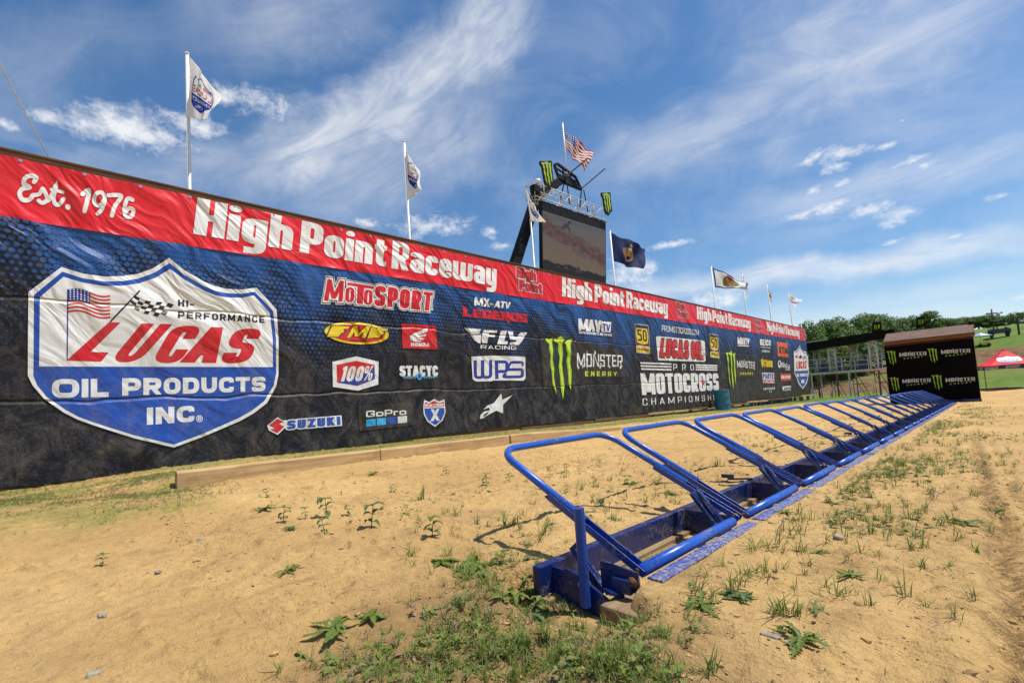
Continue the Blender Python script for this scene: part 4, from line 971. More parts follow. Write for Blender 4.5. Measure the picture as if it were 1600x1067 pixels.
#@@PART3@@
# ------------------------------------------------------------------ timbers along the start straight
tim = [(.80, 3.25, .0), (3.27, 5.9, -.01), (5.92, 8.6, .02), (8.62, 11.4, -.02), (11.42, 14.6, .015), (14.62, 18.2, 0), (18.22, 21.9, -.02)]
TL = ['squared timber beam with a cut end facing left, the first of the kerb', 'second timber beam of the kerb, just right of the cut end beam', 'timber beam of the kerb behind the two nearest blue hoops',
      'fourth timber beam of the kerb, counted from the cut end', 'timber beam of the kerb below the energy drink claw mark', 'timber beam of the kerb ending left of the teal drum', 'farthest timber beam of the kerb, in front of the teal drum']
for (a, b_, dx_), lb in zip(tim, TL):
    bm = bmesh.new(); L = b_ - a; n = max(8, int(L / .09)); X0 = -6.42 + dx_
    prof = [(-.09, 0), (-.09, .19), (-.075, .21), (.075, .21), (.09, .19), (.09, 0)]
    rows = []
    for i in range(n + 1):
        y = a + L * i / n; zb = float(slope(y)) + .012 - min(.095, max(0, (y - 6.5) * .03))
        rows.append([bm.verts.new((X0 + p[0] + .006 * mnoise.noise(Vector((y * 2, p[1] * 9, a))), y, zb + p[1] + .007 * mnoise.noise(Vector((y * 1.7, p[0] * 9, a + 4))))) for p in prof])
    for i in range(n):
        for k in range(len(prof)):
            q = (k + 1) % len(prof); bm.faces.new((rows[i][k], rows[i + 1][k], rows[i + 1][q], rows[i][q]))
    bm.faces.new(rows[0]); bm.faces.new(list(reversed(rows[-1])))
    bmesh.ops.recalc_face_normals(bm, faces=bm.faces)
    me = bpy.data.meshes.new('timber_beam'); bm.to_mesh(me); bm.free(); me.materials.append(M['timber'])
    tag_o = bpy.data.objects.new('timber_beam', me); col.objects.link(tag_o); tag(tag_o, lb, 'beam', 'timber kerb behind the gate', 'thing')

# ------------------------------------------------------------------ starting gate
NG = 19; Y0 = 1.70; GS = 1.208
def gyz(k): y = Y0 + k * GS; return gate_x(y), y, float(slope(y))
base = empty('gate_foundation', (gate_x(1.72), 1.72, 0), 'long blue steel ground frame with upright post that carries the row of gate hoops', 'gate foundation')
def seg_line(dx_, dz_, y0, y1): return Vector((gate_x(y0) + dx_, y0, float(slope(y0)) + dz_)), Vector((gate_x(y1) + dx_, y1, float(slope(y1)) + dz_))
for k in range(9):                     # rear channel in lengths
    y0 = 1.5 + k * 2.8; y1 = min(y0 + 2.79, 24.85)
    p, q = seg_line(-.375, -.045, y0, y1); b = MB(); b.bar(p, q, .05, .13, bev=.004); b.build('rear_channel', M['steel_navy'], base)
    p, q = seg_line(-.36, -.13, y0, y1); b = MB(); b.bar(p, q, .10, .035, bev=.004); b.build('rear_sleeper', M['sleeper'], base)
for k in range(NG):
    x, y, z = gyz(k)
    b = MB(); p, q = seg_line(.012, .018, y + .05, y + 1.04); b.tube([p, q], .027, 18); b.build('torsion_tube', M['steel_blue'], base, True)
    b = MB(); p, q = seg_line(.084, .000, y + .03, y + 1.15); b.bar(p, q, .072, .010, bev=.003); b.build('tread_plate', M['tread'], base)
    if k:
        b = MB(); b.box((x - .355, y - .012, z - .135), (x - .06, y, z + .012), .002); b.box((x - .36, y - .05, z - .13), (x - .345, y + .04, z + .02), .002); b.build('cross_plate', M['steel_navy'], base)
    if k % 4 == 2:
        b = MB(); b.box((x - .60, y - .012, z + .03), (x - .5, y + .02, z + .06), .003); b.bar((x - .55, y, z + .02), (x - .36, y + .05, z + .03), .03, .012); b.build('anchor_tab', M['steel_navy'], base)
# near end: end plate, post, hinge bracket and wooden block
x, y, z = gyz(0); ye = y - .12; z = -.012
b = MB()
b.prism([(x - .48, ye, -0.019), (x - .43, ye, 0.008), (x - .28, ye, 0.004), (x - .275, ye, 0.016), (x - .19, ye, -0.004), (x - .045, ye, -0.069), (x - .045, ye, -0.139), (x - .10, ye, -0.164), (x - .40, ye, -0.149), (x - .48, ye, -0.124)], (0, .012, 0))
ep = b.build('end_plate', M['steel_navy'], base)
for (u, w_) in ((-.185, -.035), (-.075, -.10)):
    b = MB(); b.lathe((x + u, ye, w_), [(.001, 0), (.014, .001), (.014, .008), (.011, .014), (.001, .015)], 12, Vector((0, -1, 0))); b.build('bolt', M['zinc'], ep, True)
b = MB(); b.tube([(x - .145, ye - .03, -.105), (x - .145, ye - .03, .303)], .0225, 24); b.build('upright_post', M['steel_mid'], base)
b = MB(); b.prism([(x - .13, y - .05, -.06), (x - .13, y - .05, .055), (x - .115, y - .05, .06), (x + .055, y - .05, .045), (x + .06, y - .05, -.035)], (0, .010, 0)); hb = b.build('hinge_bracket', M['steel_navy'], base)
b = MB(); b.box((x - .06, y - .075, -.045), (x + .03, y - .05, .012), .003); b.build('stop_tab', M['steel_navy'], hb)
b = MB(); b.lathe((x + .032, y - .05, .005), [(.001, 0), (.022, .001), (.022, .010), (.013, .012), (.013, .02), (.001, .021)], 14, Vector((0, -1, 0))); b.build('pivot_bolt', M['rust'], hb, True)
b = MB(); b.bar((x - .06, ye + .005, -.035), (x - .03, y - .05, -.06), .05, .015, bev=.003); b.build('gusset', M['steel_navy'], base)
b = MB(); b.box((x - .06, y - .17, -.19), (x + .115, y + .03, -.068), .012); b.build('end_sleeper', M['sleeper'], base)
b = MB(); b.box((x - .42, ye - .14, -.20), (x - .06, ye + .12, -.155), .008); b.build('end_sleeper', M['sleeper'], base)
b = MB(); p, q = seg_line(-.30, -.148, 1.45, 2.7); b.bar(p, q, .10, .03, bev=.004); b.build('rear_sleeper', M['sleeper'], base)
# one hoop, then copies
HOOPL = ['first blue gate hoop, nearest the camera, behind the upright post'] + [f'{w} blue gate hoop counted from the upright post' for w in ('second', 'third', 'fourth', 'fifth', 'sixth', 'seventh', 'eighth', 'ninth', 'tenth', 'eleventh', 'twelfth', 'thirteenth', 'fourteenth', 'fifteenth', 'sixteenth', 'seventeenth')] + \
    ['last but one blue gate hoop before the black hut', 'last blue gate hoop, right beside the black hut']
HX, HZ = -.87, .495
def hoop(x, y, z):
    t = empty('gate_hoop', (x, y, z), HOOPL[0], 'starting gate', 'row of blue starting gate hoops')
    d = Vector((HX, 0, HZ)).normalized(); nrm = Vector((-d.z, 0, d.x)) * -1
    if nrm.z < 0: nrm = -nrm
    o = Vector((x, y, z + .015)); y0, y1 = .06, 1.12; L = math.hypot(HX, HZ)
    def at(s_, yy, up=0.0): return o + d * s_ + Vector((0, yy, 0)) + nrm * up
    pts = [at(.33, y0, .022)]
    rc = .13
    pts.append(at(L - rc, y0, .022))
    for k in range(1, 8): a = k / 8 * PI / 2; pts.append(at(L - rc + rc * math.sin(a), y0 + rc - rc * math.cos(a), .022))
    pts.append(at(L, y0 + rc, .022)); pts.append(at(L, y1 - rc, .022))
    for k in range(1, 8): a = k / 8 * PI / 2; pts.append(at(L - rc + rc * math.cos(a), y1 - rc + rc * math.sin(a), .022))
    pts += [at(L - rc, y1, .022), at(.33, y1, .022)]
    b = MB(); b.tube(pts, .0205, 16); b.build('hoop_tube', M['steel_blue'], t, True)
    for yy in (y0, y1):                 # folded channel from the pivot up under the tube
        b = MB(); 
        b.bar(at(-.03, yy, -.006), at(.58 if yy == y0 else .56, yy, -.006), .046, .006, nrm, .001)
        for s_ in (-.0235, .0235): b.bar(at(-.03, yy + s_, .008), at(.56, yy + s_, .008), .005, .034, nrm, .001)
        b.build('arm_channel', M['steel_mid'], t)  # darker blue puts the shade of the channels into their colour
        b = MB(); b.tube([at(.0, yy - .034, .006), at(.0, yy + .034, .006)], .011, 10); b.build('pivot_pin', M['rust'], t, True)
    for yy in (y1 - .085,):
        b = MB(); p = o + Vector((-.055, yy, -.055)); q = o + Vector((-.205, yy + .01, .145)); a_ = (q - p).normalized(); side = Vector((0, 1, 0)); out = a_.cross(side)
        b.bar(p, q, .006, .060, side, .001)
        for s_ in (-.029, .029): b.bar(p + side * s_ * 0 + out * s_ + side * .018, q + out * s_ + side * .018, .036, .006, out, .001)
        b.build('prop_strut', M['steel_navy'], t)
    return t
x, y, z = gyz(0); h0 = hoop(x, y, z)
b = MB(); b.bar((x - .15, y - .02, -.09), (x - .30, y - .02, .095), .055, .006, (0, 1, 0)); b.bar((x - .115, y - .02, -.085), (x - .275, y - .02, .085), .006, .04, (0, 1, 0), .001); b.build('prop_strut', M['steel_navy'], h0)
h0.rotation_euler = (0, -.034, 0)
for k in range(1, NG):
    x, y, z = gyz(k); c = h0.copy(); col.objects.link(c); c.location = (x, y, z); c['label'] = HOOPL[k]; c.rotation_euler = (random.uniform(-.006, .006), random.uniform(-.016, .014), random.uniform(-.006, .006))
    for ch in h0.children[:]:
        if ch.name == 'prop_strut.001': continue
        d_ = ch.copy(); col.objects.link(d_); d_.parent = c

# ------------------------------------------------------------------ flags
FONT5 = {'L': '10000 10000 10000 10000 11111', 'U': '10001 10001 10001 10001 01110', 'C': '01111 10000 10000 10000 01111', 'A': '01110 10001 11111 10001 10001', 'S': '01111 10000 01110 00001 11110',
         'P': '11110 10001 11110 10000 10000', 'R': '11110 10001 11110 10010 10001', 'O': '01110 10001 10001 10001 01110', 'D': '11110 10001 10001 10001 11110', 'T': '11111 00100 00100 00100 00100', 'I': '01110 00100 00100 00100 01110', 'N': '10001 11001 10101 10011 10001'}
def bits(txt, u, v, u0, v0, u1, v1):
    """is (u,v) inside the drawn letters laid in the given box?"""
    if not (u0 <= u < u1 and v0 <= v < v1): return False
    n = len(txt); k = (u - u0) / (u1 - u0) * n; i = int(k); fx = (k - i) * 6; fy = (v - v0) / (v1 - v0) * 5
    if fx >= 5: return False
    g = FONT5[txt[i]].split(); return g[4 - int(fy)][int(fx)] == '1'
FM = {}
def fm(name, c):
    if name not in FM: FM[name] = leafmat('flag_' + name, c, tuple(k * .95 for k in c), 3, .5, .7, None)
    return FM[name]
fm('white', (.90, .89, .88)); fm('red', (.55, .02, .03)); fm('blue', (.03, .08, .45)); fm('navy', (.018, .036, .15)); fm('gold', (.62, .42, .10)); fm('black', (.02, .02, .025)); fm('green', (.08, .20, .05)); fm('tan', (.35, .2, .12)); fm('lime', (.45, .68, .03))
def pip(u, v, poly):
    c = False; n = len(poly)
    for i in range(n):
        (x1, y1), (x2, y2) = poly[i], poly[i - 1]
        if (y1 > v) != (y2 > v) and u < (x2 - x1) * (v - y1) / (y2 - y1) + x1: c = not c
    return c
SH = [(.5, .94), (.62, .84), (.74, .80), (.84, .84), (.90, .70), (.90, .38), (.84, .24), (.68, .12), (.5, .03), (.32, .12), (.16, .24), (.10, .38), (.10, .70), (.16, .84), (.26, .80), (.38, .84)]
def des_oil(u, v, flip=False):
    if flip: u = 1 - u
    a = (u - .5) * 1.2 + .5; v = (v - .5) * 1.2 + .46
    if not (0 <= a <= 1 and 0 <= v <= 1): return 'white'
    if pip(a, v, SH):
        b_ = ((a - .5) * 1.1 + .5, (v - .5) * 1.08 + .5)
        if not pip(*b_, SH): return 'blue'
        if v < .42: 
            if bits('PRODUCTS', a, v, .17, .28, .85, .36) or bits('INC', a, v, .38, .14, .64, .23): return 'white'
            return 'blue'
        if bits('LUCAS', a - (v - .45) * .12, v, .16, .46, .84, .62): return 'red'
        if .2 < a < .4 and .68 < v < .8: return 'blue' if a < .29 and v > .73 else ('red' if int(v * 60) % 2 else 'white')
        if .44 < a < .6 and .68 < v < .78: return 'black' if (int(a * 40) + int(v * 40)) % 2 else 'white'
    return 'white'
def des_usa(u, v):
    if u < .4 and v > 6 / 13:
        fx = u / .4 * 6; fy = (v - 6 / 13) / (7 / 13) * 5
        return 'white' if abs(fx % 1 - .5) < .22 and abs(fy % 1 - .5) < .24 else 'blue'
    return 'red' if int(v * 13) % 2 == 0 else 'white'
def des_keystone(u, v):
    a, b_ = (u - .5) / .22, (v - .5) / .34; r = math.hypot(a, b_)
    if abs(b_) < .45 and .25 < abs(a) < .95 and b_ < .5 - abs(a) * .2: return 'tan'
    if abs(a) < .35 and -.35 < b_ < .45: return 'gold' if b_ < .2 else 'white'
    if .7 < r < .92 and b_ < -.25: return 'gold'
    if abs(a) < .2 and .5 < b_ < .85: return 'gold'
    return 'navy'
def des_seal(u, v):
    if u < .035 or u > .965 or v < .07 or v > .93: return 'blue'
    a, b_ = (u - .5) / .24, (v - .5) / .40; r = math.hypot(a, b_)
    if r < .62: return 'gold' if b_ > .1 else 'tan'
    if r < 1.0: return 'red' if b_ > .55 and abs(a) < .75 else ('green' if (int(math.atan2(b_, a) * 5)) % 2 else 'gold')
    return 'white'
def des_claw(u, v):
    if .25 < v < .75 and .2 < u < .8 and int((u - .2) / .6 * 5) % 2 == 0 and (v > .32 or int((u - .2) / .6 * 5) == 2): return 'lime'
    return 'black'
def flag_mesh(parent, hoist_t, hoist_b, fly_t, fly_b, des, nu=56, nv=40, amp=.06, waves=2.2, phase=0.0, sag=.1, nrm=None):
    A, B, C_, D = [Vector(p) for p in (hoist_b, fly_b, fly_t, hoist_t)]
    n = (B - A).cross(D - A).normalized() if nrm is None else Vector(nrm); H = (D - A).length
    vs = []
    for j in range(nv + 1):
        v = j / nv
        for i in range(nu + 1):
            u = i / nu; p = (A * (1 - u) + B * u) * (1 - v) + (D * (1 - u) + C_ * u) * v
            w = amp * min(1, u * 2.2) * (math.sin((u * waves - v * .55) * 2 * PI + phase) + .35 * math.sin((u * waves * 2.3 + v * .9) * 2 * PI + phase * 1.7))
            p = p + n * w + Vector((0, 0, -sag * H * math.sin(u * PI) * .5 * (1 - .3 * v)))
            vs.append(p)
    fs = []; cs = []; names = []
    for j in range(nv):
        for i in range(nu):
            c = des((i + .5) / nu, (j + .5) / nv)
            if c not in names: names.append(c)
            fs.append((j * (nu + 1) + i, j * (nu + 1) + i + 1, (j + 1) * (nu + 1) + i + 1, (j + 1) * (nu + 1) + i)); cs.append(names.index(c))
    o = obj('flag', [v - parent.location for v in vs], fs, [FM[c] for c in names], parent, cs, True)
    sm = o.modifiers.new('thickness', 'SOLIDIFY'); sm.thickness = .004
    return o
def flagpole(base_, top, r, label, group='flagpoles behind the start wall'):
    t = empty('flagpole', base_, label, 'flagpole', group)
    b = MB(); b.tube([base_, top], [r, r * .8], 12); b.build('pole', M['pole'], t, True)
    b = MB(); b.lathe(top, [(.001, 0), (r * 1.05, .002), (r * 1.05, .02), (.001, .03)], 12); b.build('pole_cap', M['pole'], t, True)
    return t
PX = -9.0
def pp(px, py, x=PX): return on_x(px, py, x)
def pole_at(bpx, tpx, label, r=.034):
    t_ = pp(*tpx); b_ = pp(*bpx); d_ = (t_ - b_).normalized(); base_ = b_ - d_ * ((b_.z + .3) / d_.z)
    return flagpole(base_, t_, r, label), t_, d_
# 1: nearest
f, t_, d_ = pole_at((296, 295), (292.5, 85), 'tall white flagpole at far left flying a white oil shield flag seen from behind')
flag_mesh(f, pp(297, 90), pp(290, 184), pp(343, 150, -8.7), pp(326, 189, -8.35), lambda u, v: des_oil(u, v, True), amp=.035, waves=1.2, phase=.6, sag=-.02, nu=84, nv=60)
f, t_, d_ = pole_at((640, 373), (631.5, 222), 'second flagpole from the left with a limp white flag, above the red banner')
flag_mesh(f, pp(632, 224), pp(637, 312), pp(656, 276, -8.7), pp(660, 297, -8.2), lambda u, v: des_oil(u, v), amp=.05, waves=1.2, phase=2.0, sag=.0)
f, t_, d_ = pole_at((835, 418), (829, 344), 'flagpole with a furled white flag beside the black lifting boom')
flag_mesh(f, pp(822, 296), pp(829, 345), pp(838, 328, -8.5), pp(852, 347, -8.5), lambda u, v: des_oil(u, v), amp=.04, waves=1.6, phase=1.0, sag=.05)
for c in list(f.children):
    pass
f, t_, d_ = pole_at((961, 445), (953, 360), 'flagpole right of the big screen flying a dark blue flag with a crest')
flag_mesh(f, pp(954, 363), pp(958.5, 408), pp(1011, 388, -8.7), pp(1003, 421, -8.6), des_keystone, amp=.10, waves=1.3, phase=.4, sag=.03)
f, t_, d_ = pole_at((1117, 475), (1111, 415), 'flagpole flying a white flag with blue border and round seal')
flag_mesh(f, pp(1113.5, 418), pp(1117.5, 449), pp(1165, 442, -8.7), pp(1166, 452, -8.6), des_seal, amp=.10, waves=1.2, phase=2.6, sag=.02)
f, t_, d_ = pole_at((1166, 490), (1159, 427), 'flagpole with a narrow hanging flag just right of the blue bordered flag')
flag_mesh(f, pp(1159.5, 428), pp(1163, 450), pp(1166, 446, -8.7), pp(1168, 461, -8.6), lambda u, v: des_oil(u, v), amp=.06, waves=1.2, phase=1.2, nu=30, nv=24)
f, t_, d_ = pole_at((1205, 500), (1198, 443), 'flagpole with a limp white and red flag, second from the right')
flag_mesh(f, pp(1198.5, 444), pp(1202, 468), pp(1206, 460, -8.7), pp(1207, 472, -8.6), lambda u, v: des_oil(u, v), amp=.06, waves=1.2, phase=2.2, nu=30, nv=24)
f, t_, d_ = pole_at((1238, 507), (1231, 457), 'rightmost flagpole with a white flag blowing to the right')
flag_mesh(f, pp(1232, 459), pp(1234, 472), pp(1253, 469, -8.7), pp(1243, 480, -8.6), lambda u, v: des_oil(u, v), amp=.06, waves=1.2, phase=.3, nu=30, nv=24)
t_ = pp(1250.5, 494); b_ = pp(1252.5, 512); d_ = (t_ - b_).normalized()
flagpole(b_ - d_ * ((b_.z + .3) / d_.z), t_, .03, 'bare flagpole without a flag at the far end of the wall')
# guy wire at the upper left
a = pp(76, 246, -8.9); c_ = pp(-40, 25, -8.9 + .8); b = MB(); b.tube([a, c_ + (c_ - a) * .5], .008, 6); gw = b.build('guy_wire', M['galv'], None); tag(gw, 'thin grey guy wire rising from the wall top at the left edge', 'wire')

# ------------------------------------------------------------------ big screen hanging from a lifting boom
SX = -13.0
scr = empty('video_screen', on_x(897, 395, SX), 'big black video screen showing a sunset, hanging above the wall', 'screen')
c4 = [on_x(*p, SX) for p in ((847, 424), (947, 448), (946.5, 346), (845.5, 313))]
def lerp4(u, v): return (c4[0] * (1 - u) + c4[1] * u) * (1 - v) + (c4[3] * (1 - u) + c4[2] * u) * v
b = MB(); b.prism(c4, (-.16, 0, 0)); b.build('screen_cabinet', M['blacksteel'], scr)
def screen_mat():
    m_ = bpy.data.materials.new('lit_screen_picture'); m_.use_nodes = True; t = NT(m_.node_tree); bs = t.n['Principled BSDF']
    uv = t.node('ShaderNodeAttribute', attribute_name='pic').outputs['Vector']; u, v, _ = t.sep(uv)
    n = t.noise(t.mapping(uv, scale=(2.2, 5, 1)), 2.0, 6, .62, .4); n2_ = t.noise(t.mapping(uv, scale=(1, 1, 1)), 14, 4, .6)
    sky_ = t.mix(t.mr(v, .12, .85, 0, 1, False), (.13, .088, .06), (.085, .082, .086))
    band = t.math('ADD', t.math('MULTIPLY', u, -.27), .66); dd = t.math('ABSOLUTE', t.math('SUBTRACT', v, t.math('ADD', band, t.math('MULTIPLY_ADD', n, .28, -.14))))
    cl = t.mr(t.math('ADD', dd, t.math('MULTIPLY_ADD', n2_, .12, -.06)), .05, .15, 1, 0)
    c = t.mix(cl, sky_, t.mix(t.mr(n2_, .4, .7), (.065, .035, .035), (.12, .062, .05)))
    ridge = t.math('ADD', .155, t.math('MULTIPLY_ADD', t.noise(t.vec(u, 0, 3), 4.0, 4, .6), .24, -.12))
    c = t.mix(t.mr(t.math('SUBTRACT', v, ridge), -.01, .006, 1, 0), c, (.012, .013, .014))
    c = t.mix(t.mr(v, .862, .866), c, (.008, .008, .009))
    grid = t.math('MAXIMUM', t.mr(t.math('ABSOLUTE', t.math('SUBTRACT', t.math('FRACT', t.math('MULTIPLY', u, 6)), .5)), .485, .5), t.mr(t.math('ABSOLUTE', t.math('SUBTRACT', t.math('FRACT', t.math('MULTIPLY', v, 6)), .5)), .487, .5))
    c = t.mix(t.math('MULTIPLY', grid, .22), c, (.01, .01, .01))
    bs.inputs['Base Color'].default_value = (.012, .012, .013, 1); bs.inputs['Roughness'].default_value = .6; bs.inputs['Specular IOR Level'].default_value = .08
    t.put(bs.inputs['Emission Color'], c); bs.inputs['Emission Strength'].default_value = 1.0
    return m_
N = 12; vs = []; fs = []; uvs = []
for j in range(N + 1):
    for i in range(N + 1): u, v = i / N, j / N; vs.append(lerp4(.012 + u * .976, .012 + v * .976) + Vector((.012, 0, 0))); uvs.append((u, v, 0))
fs = [(j * (N + 1) + i, j * (N + 1) + i + 1, (j + 1) * (N + 1) + i + 1, (j + 1) * (N + 1) + i) for j in range(N) for i in range(N)]
pic = obj('screen_picture', [v - scr.location for v in vs], fs, screen_mat(), scr)
at_ = pic.data.attributes.new('pic', 'FLOAT_VECTOR', 'POINT'); at_.data.foreach_set('vector', [k for u in uvs for k in u])
# jumping rider and little dark spires on the picture
dk = mat('dark_picture_shape', (.02, .02, .022), .8)
b = MB()
def sp(pts): b.prism([lerp4(*p) + Vector((.014, 0, 0)) for p in pts], (.003, 0, 0))
sp([(.28, .70), (.33, .78), (.36, .77), (.40, .80), (.41, .79), (.37, .74), (.40, .73), (.41, .68), (.385, .69), (.36, .71), (.33, .70), (.30, .67)]); sp([(.36, .78), (.385, .82), (.42, .825), (.425, .815), (.39, .80)]); sp([(.39, .70), (.395, .60), (.40, .60), (.405, .70)])
for u0, w_, h_ in ((.34, .04, .07), (.53, .06, .07), (.22, .02, .02)): sp([(u0 - w_, .1), (u0 - w_ * .3, .14 + h_ * .5), (u0, .13 + h_), (u0 + w_ * .4, .13 + h_ * .5), (u0 + w_, .1)])
b.build('picture_silhouette', dk, scr)
def truss(name, A, B, h, dpt, parent, n=14, r=.024):
    A, B = Vector(A), Vector(B); d = (B - A); L = d.length; d.normalize(); up = Vector((0, 0, 1)); bk = d.cross(up).normalized()
    if bk.x > 0: bk = -bk
    b = MB(); ch = [Vector((0, 0, 0)), up * h, bk * dpt, up * h + bk * dpt]
    for c in ch: b.tube([A + c, B + c], r, 8)
    for i in range(n):
        p0 = A + d * (L * i / n); p1 = A + d * (L * (i + 1) / n)
        for (q, w_) in ((ch[0], ch[1]), (ch[2], ch[3]), (ch[0], ch[2]), (ch[1], ch[3])):
            b.tube([p0 + (q if i % 2 else w_), p1 + (w_ if i % 2 else q)], r * .55, 6); b.tube([p0 + q, p0 + w_], r * .55, 6)
    return b.build(name, M['alu'], parent, True)
ta = on_x(836, 306, SX + .2); tb = on_x(951, 346.5, SX + .2)
truss('hanging_truss', ta, tb, .62, .55, scr, 9, .022)
for (p, q) in (((832, 291), (841, 300)),):
    b = MB(); a_ = on_x(836, 296, SX + .1); b.box(a_ - Vector((.15, .18, .16)), a_ + Vector((.15, .18, .16)), .02); b.build('work_light', M['blacksteel'], scr)
    a_ = on_x(840.5, 283.5, SX + .1); b = MB(); b.lathe(a_, [(.001, -.1), (.13, -.08), (.14, 0), (.09, .09), (.001, .12)], 14); b.build('beacon_dome', M['pole'], scr, True)
boom = empty('lifting_boom', on_x(780, 470, SX - .8), 'black telescopic lifting boom with forks holding up the screen', 'lift')
D_ = SX - .75
p0, p1 = on_x(806, 408, D_), on_x(838, 308, D_); dd = (p1 - p0).normalized(); p0 = p0 - dd * ((p0.z - .8) / dd.z)
b = MB(); b.bar(p0, p1 + dd * .3, .36, .42, (0, 1, 0), .03); b.build('outer_boom', M['blacksteel'], boom)
p2 = on_x(868, 288, D_ + .1); b = MB(); b.bar(p1 - dd * .2, p1 + dd * .25 + Vector((0, .0, 0)), .42, .47, (0, 1, 0), .03); b.build('boom_collar', M['blacksteel'], boom)
b = MB(); b.bar(p1 + dd * .1, p2, .28, .42, (0, 0, 1), .03); b.bar(on_x(858, 293, D_ + .1), on_x(884, 278, D_ + .1), .3, .38, bev=.02); b.build('boom_head', M['blacksteel'], boom)
car = [on_x(866, 258, D_ + .2), on_x(871, 256.5, D_ + .2), on_x(899, 277, D_ + .2), on_x(908, 296, D_ + .2), on_x(884, 286, D_ + .2), on_x(874, 282, D_ + .2)]
b = MB()
for i in range(6): b.bar(car[i], car[(i + 1) % 6], .10, .12, bev=.01)
b.bar(on_x(868, 262, D_ + .2), on_x(900, 285, D_ + .2), .06, .08); b.bar(on_x(872, 272, D_ + .2), on_x(903, 290, D_ + .2), .06, .08); b.bar(on_x(880, 263, D_ + .2), on_x(880, 284, D_ + .2), .06, .08); b.bar(on_x(891, 272, D_ + .2), on_x(891, 288, D_ + .2), .06, .08)
b.bar(on_x(882, 285, D_ + .35), on_x(908, 295.5, D_ + .35), .16, .16, bev=.02)
b.build('fork_carriage', M['blacksteel'], boom)
brown = mat('worn_brown_fork', (.09, .06, .045), .5, .3, .4, 6)
for (p, q) in (((883, 277), (918, 248)), ((908.5, 295), (945, 264))):
    b = MB(); b.bar(on_x(*p, D_ + .3), on_x(*q, D_ + .9), .14, .06, bev=.01); b.build('fork', brown, boom)
for (p, q) in (((881, 287), (876, 311)), ((886, 288), (890, 319)), ((908.5, 297), (906, 324)), ((912, 297), (918.5, 331))):
    b = MB(); b.bar(on_x(*p, SX + .1), on_x(*q, SX + .1), .07, .02, (1, 0, 0)); b.build('strap', M['blacksteel'], boom)
t_ = on_x(879, 192, D_ + .2); b_ = on_x(887, 285, D_ + .2)
f = flagpole(b_, t_, .04, 'white flagpole on top of the lifting boom flying a red and white striped national flag', None)
flag_mesh(f, on_x(881, 201.5, D_ + .2), on_x(883, 230, D_ + .2), on_x(928, 239, D_ + .5), on_x(914.5, 266, D_ + .7), des_usa, amp=.12, waves=1.5, phase=.9, sag=.12, nu=60, nv=52)
clawM = {'lime': mat('acid_green_sign', (.42, .62, .03), .5, 0, .3, 4), 'black': M['blacksteel']}
for (x0, y0, x1, y1, ln, lb) in ((846, 254, 861, 291, 3.5, 'black sign with green claw marks at the left end of the truss'), (941.5, 303, 953, 334, 2.5, 'black sign with green claw marks at the right end of the truss')):
    X_ = SX + .25; fpx = lambda p, g_=0: (x0 + (x1 - x0) * p[0] / 148 + ln * p[1] / 318, y0 + (y1 - y0) * p[1] / 318)
    t = empty('claw_sign', on_x((x0 + x1) / 2, y1, X_), lb, 'sign', 'claw signs on the screen truss')
    b = MB(); rim = [(-14, -20), (60, -14), (150, -26), (168, 0), (156, 60), (168, 280), (130, 300), (100, 345), (40, 310), (24, 250), (8, 60), (-18, 20)]
    b.prism([on_x(*fpx(p), X_) for p in rim], (-.08, 0, 0)); b.build('sign_board', M['blacksteel'], t)
    b = MB()
    for c in CLAW: 
        cx = sum(p[0] for p in c) / len(c); b.prism([on_x(*fpx((cx + (p[0] - cx) * 1.15, p[1])), X_ + .012) for p in c], (-.02, 0, 0))
    b.build('claw_mark', clawM['lime'], t)

# ------------------------------------------------------------------ black hut at the end of the gate row
HY = 26.0
def hp(px, py, Y=HY): return on_y(px, py, Y)
zs = float(slope(HY)) - .05
hxl, hxr = hp(1386, 580).x, hp(1527, 580).x
hut = empty('gate_hut', ((hxl + hxr) / 2, HY + .8, zs), 'black hut with brown shingle roof and green claw marks beyond the gate hoops', 'hut')
eL, eR = hp(1383, 532), hp(1520.5, 521.5); rz = (eL.z + eR.z) / 2
blackboard = mat('black_vinyl_sheet', (.0045, .004, .004), .7, 0, .4, 1.2, bump=.25, bscale=3, spec=.06)
b = MB(); b.frame_box(Vector(((hxl + hxr) / 2, HY + .75, (zs + rz) / 2)), Vector((1, 0, 0)), Vector((0, 1, 0)), Vector((0, 0, 1)), (hxr - hxl) / 2, .74, (rz - zs) / 2, .01); b.build('hut_walls', M['fascia'], hut)
b = MB(); b.box((hxl - .006, HY - .02, zs + .02), (hxr + .006, HY, rz - .20), .004); sheet = b.build('front_sheet', blackboard, hut)
roofm = bpy.data.materials.new('brown_shingles'); roofm.use_nodes = True; t = NT(roofm.node_tree); bs = t.n['Principled BSDF']
P_ = t.pos(); bx, by, bz = t.sep(P_); br = t.node('ShaderNodeTexBrick'); t.put(br.inputs['Vector'], t.vec(bx, t.math('MULTIPLY', by, 1.05), 0)); br.inputs['Scale'].default_value = 1; br.inputs['Brick Width'].default_value = .3; br.inputs['Row Height'].default_value = .14; br.inputs['Mortar Size'].default_value = .006
br.inputs['Color1'].default_value = (.185, .10, .065, 1); br.inputs['Color2'].default_value = (.105, .06, .043, 1); br.inputs['Mortar'].default_value = (.05, .03, .03, 1)
t.put(bs.inputs['Base Color'], t.mix(t.mr(t.noise(P_, 30, 4, .7), .4, .7), br.outputs[0], (.21, .125, .09))); bs.inputs['Roughness'].default_value = .9
ridge_y = HY + .95; rzt = on_y(1450, 514, ridge_y).z
L_, R_ = eL.x - .05, eR.x + .03
b = MB(); y0 = HY - .16
